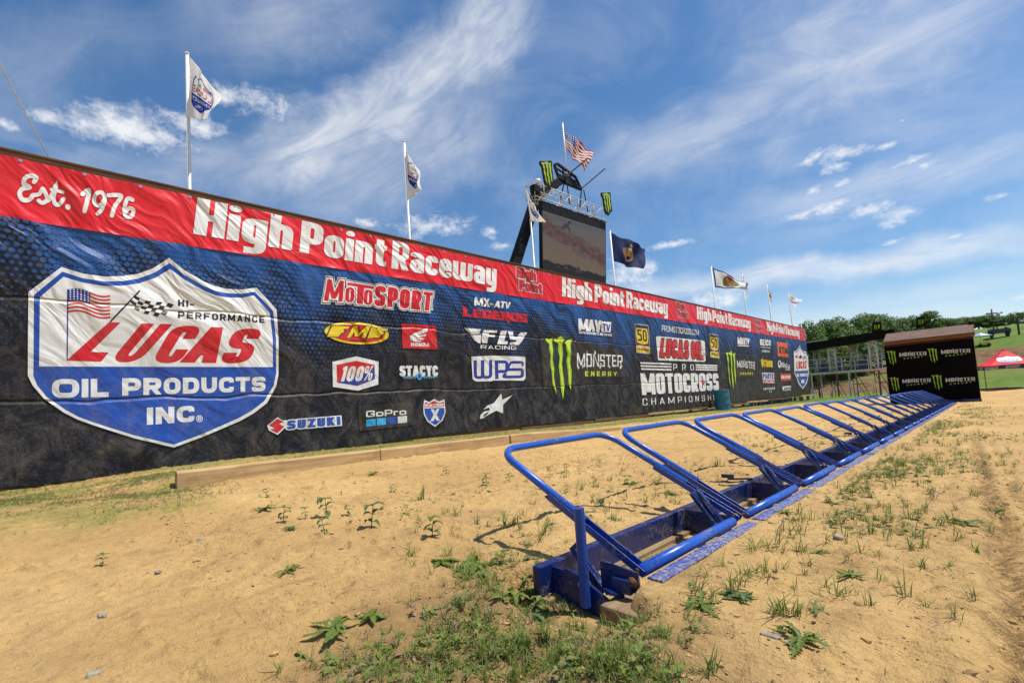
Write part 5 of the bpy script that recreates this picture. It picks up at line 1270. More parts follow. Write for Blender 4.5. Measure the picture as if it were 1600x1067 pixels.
b.add([(L_, y0, rz), (R_, y0, rz), (R_, ridge_y, rzt), (L_, ridge_y, rzt), (L_, HY + 1.75, rz), (R_, HY + 1.75, rz)] + [(v[0], v[1], v[2] - .05) for v in [(L_, y0, rz), (R_, y0, rz), (R_, ridge_y, rzt), (L_, ridge_y, rzt), (L_, HY + 1.75, rz), (R_, HY + 1.75, rz)]],
      [(0, 1, 2, 3), (3, 2, 5, 4), (7, 6, 9, 8), (8, 9, 10, 11), (1, 7, 8, 2), (2, 8, 11, 5), (0, 3, 9, 6), (3, 4, 10, 9), (4, 5, 11, 10), (0, 6, 7, 1)]); b.build('shingle_roof', roofm, hut)
b = MB(); b.box((L_ + .01, y0 + .012, rz - .16), (R_ - .01, y0 + .04, rz - .052), .003); b.build('fascia_board', wood('orange_brown_board', (.25, .10, .03), (.15, .06, .02), 0), hut)
b = MB(); b.box((L_ + .03, HY - .09, rz - .245), (R_ - .03, HY - .03, rz - .165), .003); b.build('header_board', wood('red_brown_board', (.085, .018, .012), (.04, .012, .01), 0), hut)
b = MB(); a_ = on_y(1518, 509, ridge_y); b.box((a_.x - .07, ridge_y - .07, rzt - .02), (a_.x + .07, ridge_y + .07, rzt + .10), .01); b.build('roof_vent', M['blacksteel'], hut)
b = MB(); b.box((hxr - .55, HY - .10, zs), (hxr + .03, HY - .03, zs + .17), .01); b.box((hxr - 1.4, HY - .08, zs), (hxr - .56, HY - .03, zs + .15), .01); b.build('blue_base_plate', M['steel_navy'], hut)
S = Print(lambda a, b_: (lambda p: (p.x, p.z))(on_y(a, b_, HY - .022)), lambda a, b_, h: Vector((a, HY - .0225 - h, b_)))
HM = {}
for k, v in (('h_lime', (.30, .52, .03)), ('h_green', (.20, .42, .02)), ('h_white', (.62, .62, .62))): M[k] = mat('hut_print_' + k[2:], v, .5)
S.zoom(1360, 480, .15)
for (cx, cy, cw, ch, mx, my, mw, dyy) in ((166, 458, 118, 150, 302, 512, 284, -16), (590, 432, 126, 152, 738, 484, 304, -18), (198, 734, 120, 150, 334, 788, 296, -14), (632, 708, 134, 160, 784, 776, 308, -14)):
    claw_at(S, (cx, cy, cx + cw - 22, cy + ch, 14), 'h_lime', 'h_green', 1)
    monster(S, [(mx, my), (mx + mw, my + dyy), (mx + mw - 4, my + dyy - 34), (mx - 2, my - 36)], 'h_white', 1, tx=.2)
    S.line('ENERGY', [(mx + 46, my + 30), (mx + mw - 36, my + dyy + 24), (mx + mw - 38, my + dyy + 10), (mx + 44, my + 16)], 'h_green', 1, tx=.22, ty=.22, r=0, gap=.6)
S.build('printed_logo', sheet)
#@@PART4@@
# ------------------------------------------------------------------ drums
def drum(c, r, h, m_, label, group=None, lean=0.0):
    t = empty('oil_drum', c, label, 'drum', group); ax = Vector((0, lean, 1)).normalized()
    pr = [(.001, 0), (r, 0), (r * 1.02, .012), (r, .03)]
    for zz in (.33, .66): pr += [(r, h * zz - .02), (r * 1.028, h * zz), (r, h * zz + .02)]
    pr += [(r, h - .03), (r * 1.02, h - .012), (r * 1.01, h), (r * .96, h - .004), (r * .95, h - .025), (.001, h - .025)]
    b = MB(); b.lathe(c, pr, 32, ax); b.build('drum_body', m_, t, True)
    b = MB(); b.lathe(Vector(c) + ax * (h - .025) + Vector((r * .55, 0, 0)), [(.001, 0), (.035, 0), (.035, .02), (.001, .02)], 12, ax); b.build('bung_cap', M['rust'], t, True)
    return t
dp = on_x(1130, 640, -8.15)
drum((-8.15, 20.45, gz(-8.15, 20.45) - .01), .315, .90, M['drum_teal'], 'teal steel drum standing in front of the wall on the grass')
for y, m_, lb in ((27.6, 'drum_blue', 'blue barrel showing under the far banner, nearest of three'), (29.4, 'drum_blue', 'blue barrel under the far banner between two others'), (31.6, 'drum_teal', 'teal barrel showing under the far banner'), (33.6, 'drum_blue', 'rightmost blue barrel showing under the far banner, below the narrow shield')):
    drum((-9.25, y, gz(-9.25, y) - .01), .30, .88, M[m_], lb, 'barrels behind the wall')

# ------------------------------------------------------------------ roofed stage on scaffolding
SY = 42.0
def st(px, py, Y=SY): return on_y(px, py, Y)
dl, dr = st(1263, 584), st(1392, 573)
dz_ = (dl.z + dr.z) / 2; x0, x1 = -14.0, dr.x + .35
stage = empty('roofed_stage', ((x0 + x1) / 2, SY + 1.5, gz(-7, SY)), 'raised scaffold stage with railings and flat black roof between wall and hut', 'stage')
D2 = SY + 3.2
b = MB(); b.box((x0, SY, dz_ - .14), (x1, D2, dz_), .01); b.build('deck', M['galv'], stage)
rl, rr = st(1263, 539), st(1388, 521.5)
b = MB(); b.add([(x0, SY - .3, rl.z - .70), (x1 + .1, SY - .3, rr.z - .30), (x1 + .1, D2 + .3, rr.z - .12), (x0, D2 + .3, rl.z - .45), (x0, SY - .3, rl.z + .02), (x1 + .1, SY - .3, rr.z + .28), (x1 + .1, D2 + .3, rr.z + .36), (x0, D2 + .3, rl.z + .1)],
      [(0, 3, 2, 1), (4, 5, 6, 7), (0, 1, 5, 4), (2, 3, 7, 6), (0, 4, 7, 3), (1, 2, 6, 5)]); b.build('black_roof', M['blacktarp'], stage)
b = MB(); b.bar((x0, SY - .28, rl.z + .1), (-8.3, SY - .28, rl.z + .22), .05, .05); b.build('roof_edge_rail', M['galv'], stage)
def tower(px, y, w_=.42):
    p = st(px, 560); c = Vector((p.x, y, 0)); zb, zt = dz_ - .05, rl.z + .1
    b = MB()
    for sx in (-1, 1):
        for sy in (-1, 1): b.tube([c + Vector((sx * w_ / 2, sy * w_ / 2, zb)), c + Vector((sx * w_ / 2, sy * w_ / 2, zt))], .035, 8)
    n = 7
    for k in range(n):
        za, zc = zb + (zt - zb) * k / n, zb + (zt - zb) * (k + 1) / n
        for sy in (-1, 1): b.tube([c + Vector((-w_ / 2, sy * w_ / 2, za)), c + Vector((w_ / 2, sy * w_ / 2, za))], .02, 6); b.tube([c + Vector((-w_ / 2 if k % 2 else w_ / 2, sy * w_ / 2, za)), c + Vector((w_ / 2 if k % 2 else -w_ / 2, sy * w_ / 2, zc))], .014, 6)
    b.build('truss_tower', M['alu'], stage, True)
for px, y in ((1300, SY + .1), (1365, SY + .1), (1323, D2 - .3), (1262, D2 - .3)): tower(px, y)
for y, rows in ((SY + .02, (.36, .70, 1.05)), (D2 - .04, (.55, 1.05))):
    for k in range(6):
        xa = x0 + (x1 - x0) * k / 6; xb = x0 + (x1 - x0) * (k + 1) / 6 - .03; b = MB()
        for h in rows: b.tube([(xa, y, dz_ + h), (xb, y, dz_ + h)], .024, 8)
        for xx in (xa, xb, (xa + xb) / 2): b.tube([(xx, y, dz_), (xx, y, dz_ + 1.05)], .024, 8)
        b.build('railing', M['galv'], stage, True)
pan = mat('slate_blue_panel', (.10, .125, .18), .5, 0, .2, 1)
for (pa, pb) in ((1274, 1296), (1303, 1319), (1331, 1362), (1368, 1380)):
    a_, c_ = st(pa, 570, D2 - .2).x, st(pb, 570, D2 - .2).x; b = MB(); b.box((a_, D2 - .25, dz_ + .02), (c_, D2 - .2, dz_ + .80), .01); b.build('back_panel', pan, stage)
legx = [st(p, 600).x for p in (1268, 1278, 1308, 1327, 1374, 1388)] + [-11.5, -13]
for i, lx in enumerate(legx):
    for y in (SY + .2, D2 - .2)[:1 + (i % 3 == 0)]:
        b = MB(); b.box((lx - .05, y - .05, gz(lx, y) - .1), (lx + .05, y + .05, dz_ - .13), .006); b.build('stage_leg', M['pallet' if i % 3 else 'galv'], stage)
for i in range(7):
    xa = st(1266 + i * 18, 600).x; zt_b = dz_ - .15; y = SY + .22 if i % 2 == 0 else D2 - .2
    b = MB(); b.tube([(xa, y, zt_b), (xa + .75, y, gz(xa, y) + .05)], .022, 6)
    b.tube([(xa + .02, y, zt_b - .25), (xa + .75, y, zt_b - .25)], .018, 6); b.tube([(xa + .02, y, zt_b - .9), (xa + .7, y, zt_b - .9)], .018, 6); b.tube([(xa + .04, y, zt_b), (xa + .04, y, gz(xa, y))], .024, 6)
    b.build('scaffold_frame', M['blacksteel'], stage, True)
b = MB(); b.tube([st(1346, 608, SY - .1), st(1358, 617, SY - .1)], .03, 6); b.tube([st(1347, 608, SY - .1), st(1336, 618, SY - .1)], .03, 6); b.build('cross_brace', M['galv'], stage, True)
for (pa, pb, lb) in (((1303, 601), (1298.5, 622), 'pale new plank leaning under the stage, left of two'), ((1367.5, 598), (1365, 615), 'pale new plank standing under the stage near the black hut')):
    b = MB(); b.bar(st(*pa, SY - .35), st(*pb, SY - .35), .14, .06, (0, 1, 0), .006); o = b.build('plank', M['plank']); tag(o, lb, 'plank')
# feather flags
def feather(px, bot, top, w_, Y, label):
    b_ = on_y(px, bot, Y); t_ = on_y(px - 1.0, top, Y); t = empty('feather_flag', b_, label, 'flag', 'black claw flags by the hut')
    b = MB(); b.tube([b_, t_], .03, 8); b.build('flag_staff', M['blacksteel'], t, True)
    H = (t_ - b_).length; ww = w_
    flag_mesh(t, t_ - Vector((0, 0, .02)), b_ + (t_ - b_) * .12, t_ + Vector((ww, 0, -.08 * H)), b_ + (t_ - b_) * .12 + Vector((ww * .9, 0, .1 * H)), des_claw, amp=.06, waves=.8, nu=24, nv=30, sag=0)
feather(1363.5, 523, 503, .55, SY - .25, 'black flag with green claw marks on the stage roof')
feather(1433, 516, 494.5, .30, HY + 2.6, 'narrow black flag with green claw marks behind the hut roof')

# ------------------------------------------------------------------ red canopy tent
TY = 50.0
pk = on_y(1567, 545, TY); el_ = on_y(1529, 573, TY); lg = on_y(1538, 609, TY)
gzt = gz(pk.x, TY); hw = 1.55
ez = on_y(1533, 574, TY - hw).z; e2 = ez - .26
tent = empty('canopy_tent', (pk.x, TY, gzt), 'red pop-up canopy tent with a white and blue shield print right of the hut', 'tent')
tred = leafmat('red_canopy_cloth', (.88, .055, .06), (.84, .045, .05), 1, .25, .6, None); tdk = mat('dark_blue_valance', (.015, .018, .06), .6)
a0 = R(14); ca, sa = math.cos(a0), math.sin(a0)
cor = [Vector((pk.x + (sx * ca - sy * sa) * hw, TY + (sx * sa + sy * ca) * hw, ez)) for sx, sy in ((-1, -1), (1, -1), (1, 1), (-1, 1))]
b = MB(); top_ = Vector((pk.x, TY, pk.z)); n_ = 8
for i in range(4):
    A, B = cor[i], cor[(i + 1) % 4]; vs = []; fs = []
    for r_ in range(n_ + 1):
        for c_ in range(n_ + 1):
            u = c_ / n_; v = r_ / n_; e = A * (1 - u) + B * u + Vector((0, 0, .06 * math.sin(u * PI))); p = e * (1 - v) + top_ * v - Vector((0, 0, .16 * math.sin(v * PI))); vs.append(p)
    fs = [(r_ * (n_ + 1) + c_, r_ * (n_ + 1) + c_ + 1, (r_ + 1) * (n_ + 1) + c_ + 1, (r_ + 1) * (n_ + 1) + c_) for r_ in range(n_) for c_ in range(n_)]
    b.add(vs, fs)
canopy = b.build('canopy_roof', tred, tent, True); sm_ = canopy.modifiers.new('t', 'SOLIDIFY'); sm_.thickness = .006
for i in range(4):
    A, B = cor[i], cor[(i + 1) % 4]; out = (A + B) / 2 - Vector((pk.x, TY, ez)); out.normalize(); vs = []
    for c_ in range(13):
        u = c_ / 12; p = A * (1 - u) + B * u + out * .012 + Vector((0, 0, .06 * math.sin(u * PI))); vs += [p, Vector((p.x, p.y, p.z - .24 - .02 * (c_ % 2)))]
    fs = [(2 * c_ + 1, 2 * c_ + 3, 2 * c_ + 2, 2 * c_) for c_ in range(12)]; b = MB(); b.add(vs, fs); va = b.build('valance', tdk, tent); va.modifiers.new('t', 'SOLIDIFY').thickness = .006
    # small print on the valance
    S = Print(lambda a, c: (a, c), lambda a, c, h, A=A, B=B, out=out: A * (1 - a) + B * a + out * (.016 + h) + Vector((0, 0, .06 * math.sin(a * PI) + c)))
    for u in (.03, .38, .73):
        S.line('LUCAS', [(u, -.13), (u + .2, -.13), (u + .2, -.04), (u + .02, -.04)], 'red', 2, tx=.3, ty=.22, r=.15, gap=.12, grow=.0)
        S.raw([(u - .008, -.14), (u + .215, -.14), (u + .222, -.03), (u + .005, -.03)], 'gray', 1); S.line('OIL PRODUCTS', [(u, -.21), (u + .215, -.21), (u + .215, -.165), (u, -.165)], 'white', 1, tx=.26, ty=.22, gap=.1)
    S.build('valance_print', va)
for i, c_ in enumerate(cor):
    b = MB(); q = c_ + (Vector((pk.x, TY, ez)) - c_).normalized() * .06; b.box((q.x - .03, q.y - .03, gz(q.x, q.y) - .03), (q.x + .03, q.y + .03, ez + .02), .004); b.build('tent_leg', mat('brown_grey_leg', (.16, .10, .07), .5, .3) if i == 0 else M['blacksteel'], tent)
for i in (0, 1):
    A, B = cor[i], cor[(i + 1) % 4]; mid_ = (A + B) / 2; X_ = (B - A).normalized(); Yv = (top_ - mid_).normalized(); N_ = X_.cross(Yv).normalized()
    def t3(a, c, h, mid_=mid_, X_=X_, Yv=Yv, N_=N_): 
        L = (top_ - mid_).length; v = c / L; u = .5
        return mid_ + X_ * a + Yv * c - Vector((0, 0, .16 * math.sin(min(max(v, 0), 1) * PI) - .06 * math.cos(a / hw * PI / 2) * (1 - v))) + N_ * (.02 + h * 6)
    S = Print(lambda a, c: (a, c), t3); sx_, sy_ = 1.55, 1.05
    tr = lambda pts, k=1: [((u - .5) * sx_ * k, .28 + (.5 * (1 - k) + v * k) * sy_) for u, v in pts]
    S.poly(tr([(u, v) for u, v in SH]), 'white', 1); S.poly(tr([(.14, .40), (.86, .40), (.82, .26), (.66, .15), (.5, .08), (.34, .15), (.18, .26)]), 'blue', 2)
    S.line('LUCAS', [(-.5, .72), (.46, .72), (.56, .98), (-.38, .98)], 'red', 2, tx=.26, ty=.18, r=.15, gap=.1); S.line('OIL PRODUCTS', [(-.48, .52), (.48, .52), (.48, .63), (-.48, .63)], 'white', 3, tx=.2, ty=.2)
    S.build('shield_print', canopy)
b = MB(); b.tube([top_ - Vector((0, 0, .05)), top_ + Vector((-.03, 0, .42))], .012, 6); b.build('peak_rod', M['galv'], tent, True)

# ------------------------------------------------------------------ on the hill: buggies, parasol, pole, post
def hill(px, py, Y): p = on_y(px, py, Y); return Vector((p.x, Y, gz(p.x, Y)))
def wheel(c, r, w_, parent, ax=Vector((0, 1, 0))):
    b = MB(); b.lathe(Vector(c) - ax * w_ / 2, [(r * .55, 0), (r * .94, 0), (r, w_ * .2), (r, w_ * .8), (r * .94, w_), (r * .55, w_)], 20, ax); ob = b.build('wheel', M['clear'], parent, True)
    b = MB(); b.lathe(Vector(c) - ax * w_ * .4, [(.001, 0), (r * .58, 0), (r * .58, w_ * .8), (.001, w_ * .8)], 14, ax); b.build('rim', M['galv'], ob)
def buggy(c, L, m_, label):
    t = empty('utility_buggy', c, label, 'buggy'); c = Vector(c); x, y, z = c
    b = MB(); b.prism([(x - L / 2, y - .6, z + .45), (x - L / 2, y - .6, z + .95), (x - L * .2, y - .6, z + .98), (x + L * .18, y - .6, z + .98), (x + L * .30, y - .6, z + 1.12), (x + L * .5, y - .6, z + .88), (x + L * .5, y - .6, z + .45)], (0, 1.2, 0)); b.build('buggy_body', m_, t)
    for sx in (-.34, .34):
        for sy in (-.68, .68): wheel((x + sx * L, y + sy, z + .36), .36, .24, t)
    b = MB()
    for sy in (-.55, .55):
        b.tube([(x - L * .45, y + sy, z + .9), (x - L * .40, y + sy, z + 1.85), (x + L * .12, y + sy, z + 1.85), (x + L * .30, y + sy, z + 1.1)], .03, 8); b.tube([(x - L * .1, y + sy, z + .95), (x - L * .1, y + sy, z + 1.85)], .03, 8)
    b.build('roll_cage', M['blacksteel'], t, True)
    b = MB(); b.box((x - L * .42, y - .6, z + 1.86), (x + L * .14, y + .6, z + 1.92), .02); b.build('buggy_roof', M['blacksteel'], t)
    for sx in (-.28, -.0):
        b = MB(); b.box((x + sx * L - .2, y - .5, z + .85), (x + sx * L + .12, y + .5, z + 1.0), .03); b.box((x + sx * L - .28, y - .5, z + .95), (x + sx * L - .16, y + .5, z + 1.5), .03); b.build('seat', M['clear'], t)
    return t
bluecar = mat('dark_blue_car_paint', (.012, .022, .10), .3, 0, .2, 3)
BYY = 79.0
ub = buggy(hill(1562, 524, BYY), 3.4, bluecar, 'dark blue utility buggy parked on the hill above the red tent')
ub.scale = (.56, .6, .98)
yc = hill(1537.5, 531, BYY - 4.5)
t = empty('quad_bike', yc, 'yellow and white quad bike beside the parasol on the hill', 'quad bike'); x, y, z = yc
b = MB(); b.prism([(x - .8, y - .25, z + .55), (x - .7, y - .25, z + .8), (x - .1, y - .25, z + .75), (x + .3, y - .25, z + .95), (x + .8, y - .25, z + .7), (x + .75, y - .25, z + .5)], (0, .5, 0)); b.build('quad_body', mat('yellow_plastic', (.65, .45, .03), .4), t)
t.scale = (.62, .62, .62)
for sx in (-.55, .55):
    for sy in (-.45, .45): wheel((x + sx, y + sy, z + .28), .28, .22, t)
b = MB(); b.tube([(x + .35, y - .4, z + 1.05), (x + .4, y, z + 1.0), (x + .35, y + .4, z + 1.05)], .02, 6); b.build('handlebar', M['blacksteel'], t)
pb = hill(1531.5, 531, BYY - 4); ptop = on_y(1531.5, 521.5, BYY - 4)
t = empty('parasol', pb, 'white and blue parasol open beside the buggies on the hill', 'parasol')
b = MB(); b.tube([pb, ptop], .025, 8); b.build('parasol_pole', M['galv'], t)
b = MB(); b.cm = 0; rr_ = 1.0; n = 8
apex = ptop + Vector((0, 0, .12)); rim = [ptop + Vector((rr_ * math.cos(k * PI / 4), rr_ * math.sin(k * PI / 4), -.28)) for k in range(n)]
vs = [apex] + rim; b.add(vs, []); b.f = [(0, 1 + k, 1 + (k + 1) % n) for k in range(n)]; b.m = [k % 2 for k in range(n)]
o = obj('parasol_canopy', [v - pb for v in b.v], b.f, [mat('pale_canvas', (.62, .66, .74), .7), mat('blue_canvas', (.25, .33, .55), .7)], t, b.m); o.modifiers.new('t', 'SOLIDIFY').thickness = .02
# things piled on the buggy roof: folded chairs and bags seen as pale lumps
up_b = on_y(1553, 517, 84); up_t = on_y(1549, 483, 84)
t = empty('utility_pole', Vector((up_b.x, 84, gz(up_b.x, 84))), 'dark wooden utility pole with crossarm standing on the hill', 'utility pole')
b = MB(); b.tube([(up_b.x, 84, gz(up_b.x, 84) - .3), up_t], [.10, .07], 10); b.build('pole_shaft', M['bark'], t, True)
b = MB(); b.bar(up_t + Vector((-.55, 0, -.5)), up_t + Vector((.95, 0, -.62)), .12, .14); b.build('crossarm', M['bark'], t); b = MB(); b.lathe(up_t + Vector((.5, -.2, -1.1)), [(.001, 0), (.2, .02), (.2, .55), (.001, .6)], 12); b.build('transformer', M['galv'], t, True)
fp = hill(1593.5, 530, 80)
b = MB(); b.box((fp.x - .09, fp.y - .09, fp.z - .3), (fp.x + .09, fp.y + .09, fp.z + 1.5), .02); o = b.build('fence_post', M['bark']); tag(o, 'dark wooden post standing in the grass at the right edge of the hill', 'post')

# ------------------------------------------------------------------ trees
LM = [leafmat('tree_leaves_dark', (.065, .135, .026), (.12, .19, .042), .6, .35), leafmat('tree_leaves_mid', (.10, .19, .038), (.16, .245, .06), .6, .4), leafmat('tree_leaves_pale', (.15, .215, .085), (.20, .255, .12), .6, .22), leafmat('tree_leaves_yellow', (.10, .16, .025), (.14, .19, .035), .6, .22)]
def leaf_cloud(clumps, per, size, rs, squash=.8):
    vs = []; fs = []
    for (c, r) in clumps:
        d = rs.normal(size=(per, 3)); d /= np.linalg.norm(d, axis=1)[:, None]; rad = r * rs.uniform(.45, 1.08, per) ** .6
        p = np.array(c) + d * rad[:, None] * np.array([1, 1, squash])
        nrm = d + rs.normal(size=(per, 3)) * .55 + np.array([0, 0, .8]); nrm /= np.linalg.norm(nrm, axis=1)[:, None]
        tv = np.cross(nrm, rs.normal(size=(per, 3))); tv /= np.linalg.norm(tv, axis=1)[:, None]; bv = np.cross(nrm, tv)
        sz = size * rs.uniform(.6, 1.3, per)
        for i in range(per):
            a, t_, q = p[i], tv[i] * sz[i], bv[i] * sz[i] * .6; k = len(vs)
            vs += [a - t_, a + q * .8 - t_ * .1, a + t_, a - q * .8 + t_ * .1]; fs.append((k, k + 1, k + 2, k + 3))
    return vs, fs
def make_tree(name, h, rad, lm, seed, sparse=1.0, trunk=.28):
    rs = np.random.RandomState(seed); t = bpy.data.objects.new(name, None); col.objects.link(t)
    b = MB(); pts = [Vector((0, 0, -.4)), Vector((rs.normal() * .08, 0, h * trunk)), Vector((rs.normal() * .2, rs.normal() * .2, h * .6)), Vector((rs.normal() * .3, rs.normal() * .3, h * .88))]
    b.tube(pts, [h * .030, h * .022, h * .013, h * .004], 8)
    cl = []; n = int(15 * sparse)
    for i in range(n):
        a = i * 2.399 + rs.uniform(0, .6); zz = h * (trunk + (.97 - trunk) * ((i + .5) / n) ** .85); prof = math.sin(min(1, (zz / h - trunk * .7) / (1 - trunk * .7)) ** .8 * PI * .93)
        rr_ = rad * max(.25, prof) * rs.uniform(.45, .85); c = Vector((math.cos(a) * rr_, math.sin(a) * rr_, zz))
        cl.append((tuple(c), rad * rs.uniform(.30, .50))); st_ = pts[1].lerp(pts[2], min(1, max(0, (zz - h * trunk) / (h * .5)))); st_.z = min(st_.z, zz * .85)
        b.tube([st_, st_.lerp(c, .5) + Vector((0, 0, .1 * rad)), c], [h * .010, h * .007, h * .003], 6)
    b.build('trunk', M['bark'], t, True)
    vs, fs = leaf_cloud(cl, int(210 * min(1.2, sparse + .2)), h * .024 + .05, rs); o = obj('crown', vs, fs, lm, t)
    return t
protos = [make_tree('broadleaf_tree', 9, 3.6, LM[0], 1), make_tree('broadleaf_tree', 9, 3.9, LM[1], 2), make_tree('broadleaf_tree', 8, 3.4, LM[2], 3, .9), make_tree('broadleaf_tree', 9, 3.2, LM[1], 4, 1.1), make_tree('broadleaf_tree', 7, 3.0, LM[0], 5, .7), make_tree('broadleaf_tree', 6, 3.4, LM[3], 6, .9, .12)]
used = set()
spots = []   # (px of the trunk, px height of the top, Y, proto, label)
TR = [(1292, 508, 70, 0, 'dark rounded tree at the left end of the tree line, above the stage roof'), (1304, 506, 74, 1, 'leafy tree second from the left of the tree line'), (1318, 509, 76, 2, 'pale leafed tree left of the tall one above the stage'), (1333, 505, 80, 0, 'dark tree in the line above the middle of the stage roof'),
      (1346, 499, 84, 1, 'tall leafy tree above the stage roof'), (1362, 496, 86, 3, 'tallest tree of the line, behind the black claw flag'), (1376, 499, 88, 1, 'broad tree just right of the black claw flag'), (1392, 503, 92, 2, 'pale tree above the left corner of the hut roof'),
      (1406, 504, 94, 0, 'dark low tree above the hut roof on the left'), (1420, 500, 96, 1, 'round tree above the hut roof, left of the narrow flag'), (1453, 490, 100, 3, 'tall round tree right of the narrow black flag'), (1441, 500, 101, 0, 'dark tree behind the narrow black flag'),
      (1470, 503, 104, 1, 'low tree right of the tall round one above the hut'), (1485, 505, 106, 2, 'pale low tree above the right half of the hut roof'), (1500, 502, 108, 1, 'leafy tree above the hut vent'), (1514, 503, 110, 3, 'tree just right of the hut roof corner'),
      (1528, 500, 110, 1, 'tree behind the parasol'), (1541, 496, 112, 0, 'dark tree left of the utility pole'), (1549, 498, 114, 3, 'tree behind the utility pole'), (1566, 503, 114, 1, 'low bushy tree right of the utility pole'),
      (1586, 495, 110, 4, 'thin crowned tree standing alone near the right edge'), (1606, 505, 116, 1, 'tree at the right edge of the picture'),
      (1263, 513, 66, 1, 'tree peeping out just right of the far end of the wall'), (1275, 545, 64, 4, 'small dark tree seen under the stage roof at the left'), (1312, 545, 66, 5, 'yellow green bush under the stage roof, left of the middle'), (1336, 540, 68, 0, 'dark tree seen under the middle of the stage roof'),
      (1352, 542, 70, 2, 'pale bushy tree seen under the stage roof'), (1374, 540, 72, 1, 'tree seen between the stage tower and the hut'), (1288, 542, 67, 1, 'tree under the stage roof beside the left tower')]
for px, ty, Y, k, lb in TR:
    d = on_y(px, ty, Y); zg = gz(d.x, Y); Ht = max(2.5, d.z - zg + .3); p = protos[k]; base_h = (9, 9, 8, 9, 7, 6)[k]
    if k not in used: o = p; used.add(k); cs = None
    else:
        o = p.copy(); col.objects.link(o)
        for ch in p.children: c2 = ch.copy(); col.objects.link(c2); c2.parent = o
    s_ = Ht / base_h; o.location = (d.x, Y, zg); ws = max(s_, .62) if Ht < 5 else s_; o.scale = (ws * .86, ws * .86, s_); o.rotation_euler = (0, 0, random.uniform(0, 6.28)); tag(o, lb, 'tree', 'tree line on the hill')

# ------------------------------------------------------------------ weeds, grass, stones
WM = [leafmat('weed_leaves_green', (.12, .175, .030), (.20, .25, .05), 25, .3, .45), leafmat('weed_leaves_bluegreen', (.075, .14, .042), (.13, .19, .05), 25, .28, .5), leafmat('weed_leaves_yellow', (.19, .24, .03), (.12, .18, .03), 25, .3), leafmat('grass_blades', (.15, .215, .035), (.24, .285, .065), 12, .3), leafmat('dry_grass', (.24, .22, .08), (.14, .17, .05), 12, .25), leafmat('dry_stems', (.30, .21, .12), (.22, .15, .08), 12, .1)]
def blade(vs, fs, p, yaw, L, w_, lift, droop, n=5, fold=.25, lobes=0, rs=None, floor=None):
    d = Vector((math.cos(yaw), math.sin(yaw), 0)); s_ = Vector((-d.y, d.x, 0)); k = len(vs); pos = Vector(p); pitch = lift
    for i in range(n + 1):
        t = i / n; 
        if lobes: prof = math.sin(min(1, t * 1.02) ** .8 * PI) ** .7 * (1 - .62 * (i % 2 if lobes == 2 else 0))
        else: prof = (1 - t) ** .6 * min(1, .5 + t * 2)
        ww = max(w_ * prof * (1 + (.28 * math.sin(i * 2.7 + yaw * 5) if lobes else 0)), .0004); up = Vector((0, 0, 1)); yaw += (.16 * math.sin(i * 1.7 + L * 90)) if lobes else .03; d = Vector((math.cos(yaw), math.sin(yaw), 0)); s_ = Vector((-d.y, d.x, 0))
        vs += [pos + s_ * ww + up * ww * fold, pos.copy(), pos - s_ * ww + up * ww * fold]
        if i < n:
            dirv_ = d * math.cos(pitch) + up * math.sin(pitch); pos = pos + dirv_ * (L / n); pitch -= droop / n
            if floor is not None and pos.z < floor: pos.z = floor + .3 * w_; pitch = max(pitch, 0)
    for i in range(n):
        a = k + 3 * i; fs += [(a, a + 3, a + 4, a + 1), (a + 1, a + 4, a + 5, a + 2)]
def rosette(rs, r, n=9, lobes=2):
    vs, fs = [], []; n = int(n * 1.7)
    for i in range(n):
        q = rs.uniform(.35, 1.1); blade(vs, fs, (rs.normal() * r * .07, rs.normal() * r * .07, .004), i * 2.4 + rs.uniform(-.5, .5), r * q, r * rs.uniform(.065, .125) * (.6 + .4 * q), (lf := rs.uniform(.1, .8)), lf * 1.7 + rs.uniform(.3, .8), 13 if lobes == 2 else 9, rs.uniform(.1, .7), lobes, None, .004)
    return vs, fs
def broad(rs, r, n=13):
    vs, fs = [], []
    for i in range(n):
        q = rs.uniform(.5, 1.1); lf = rs.uniform(.2, 1.0); blade(vs, fs, (rs.normal() * r * .1, rs.normal() * r * .1, .01), i * 2.4 + rs.uniform(-.6, .6), r * q, r * rs.uniform(.09, .155) * q, lf, lf * 1.9 + rs.uniform(.2, 1.3), 10, rs.uniform(-.2, .5), 1, None, .006)
    return vs, fs
def sprout(rs, h):
    vs, fs = [], []; sv, sf = [], []
    top = Vector((rs.normal() * .1 * h, rs.normal() * .1 * h, h * .75)); n = 3
    b = MB(); b.tube([(0, 0, -.02), top * .5, top], [h * .022, h * .018, h * .010], 5)
    for i in range(n):
        z = top * (.25 + .75 * i / (n - 1))
        for k in range(2 if i < n - 1 else 3): blade(vs, fs, z, i * 1.6 + k * (PI if i < n - 1 else 2.1) + rs.uniform(-.4, .4), h * rs.uniform(.35, .55), h * rs.uniform(.09, .14), rs.uniform(.1, .7), rs.uniform(1.0, 2.1), 6, .4, 1)
    return vs, fs, b.v, b.f
def tuft(rs, h, n=14, spread=.25):
    vs, fs = [], []
    for i in range(n): blade(vs, fs, (rs.normal() * h * .10, rs.normal() * h * .10, -.005), rs.uniform(0, 6.28), h * rs.uniform(.5, 1.15), h * rs.uniform(.018, .034), rs.uniform(.7, 1.5), rs.uniform(.3, 1.5), 5, .3)
    return vs, fs
WG = 'weeds growing in the dirt'
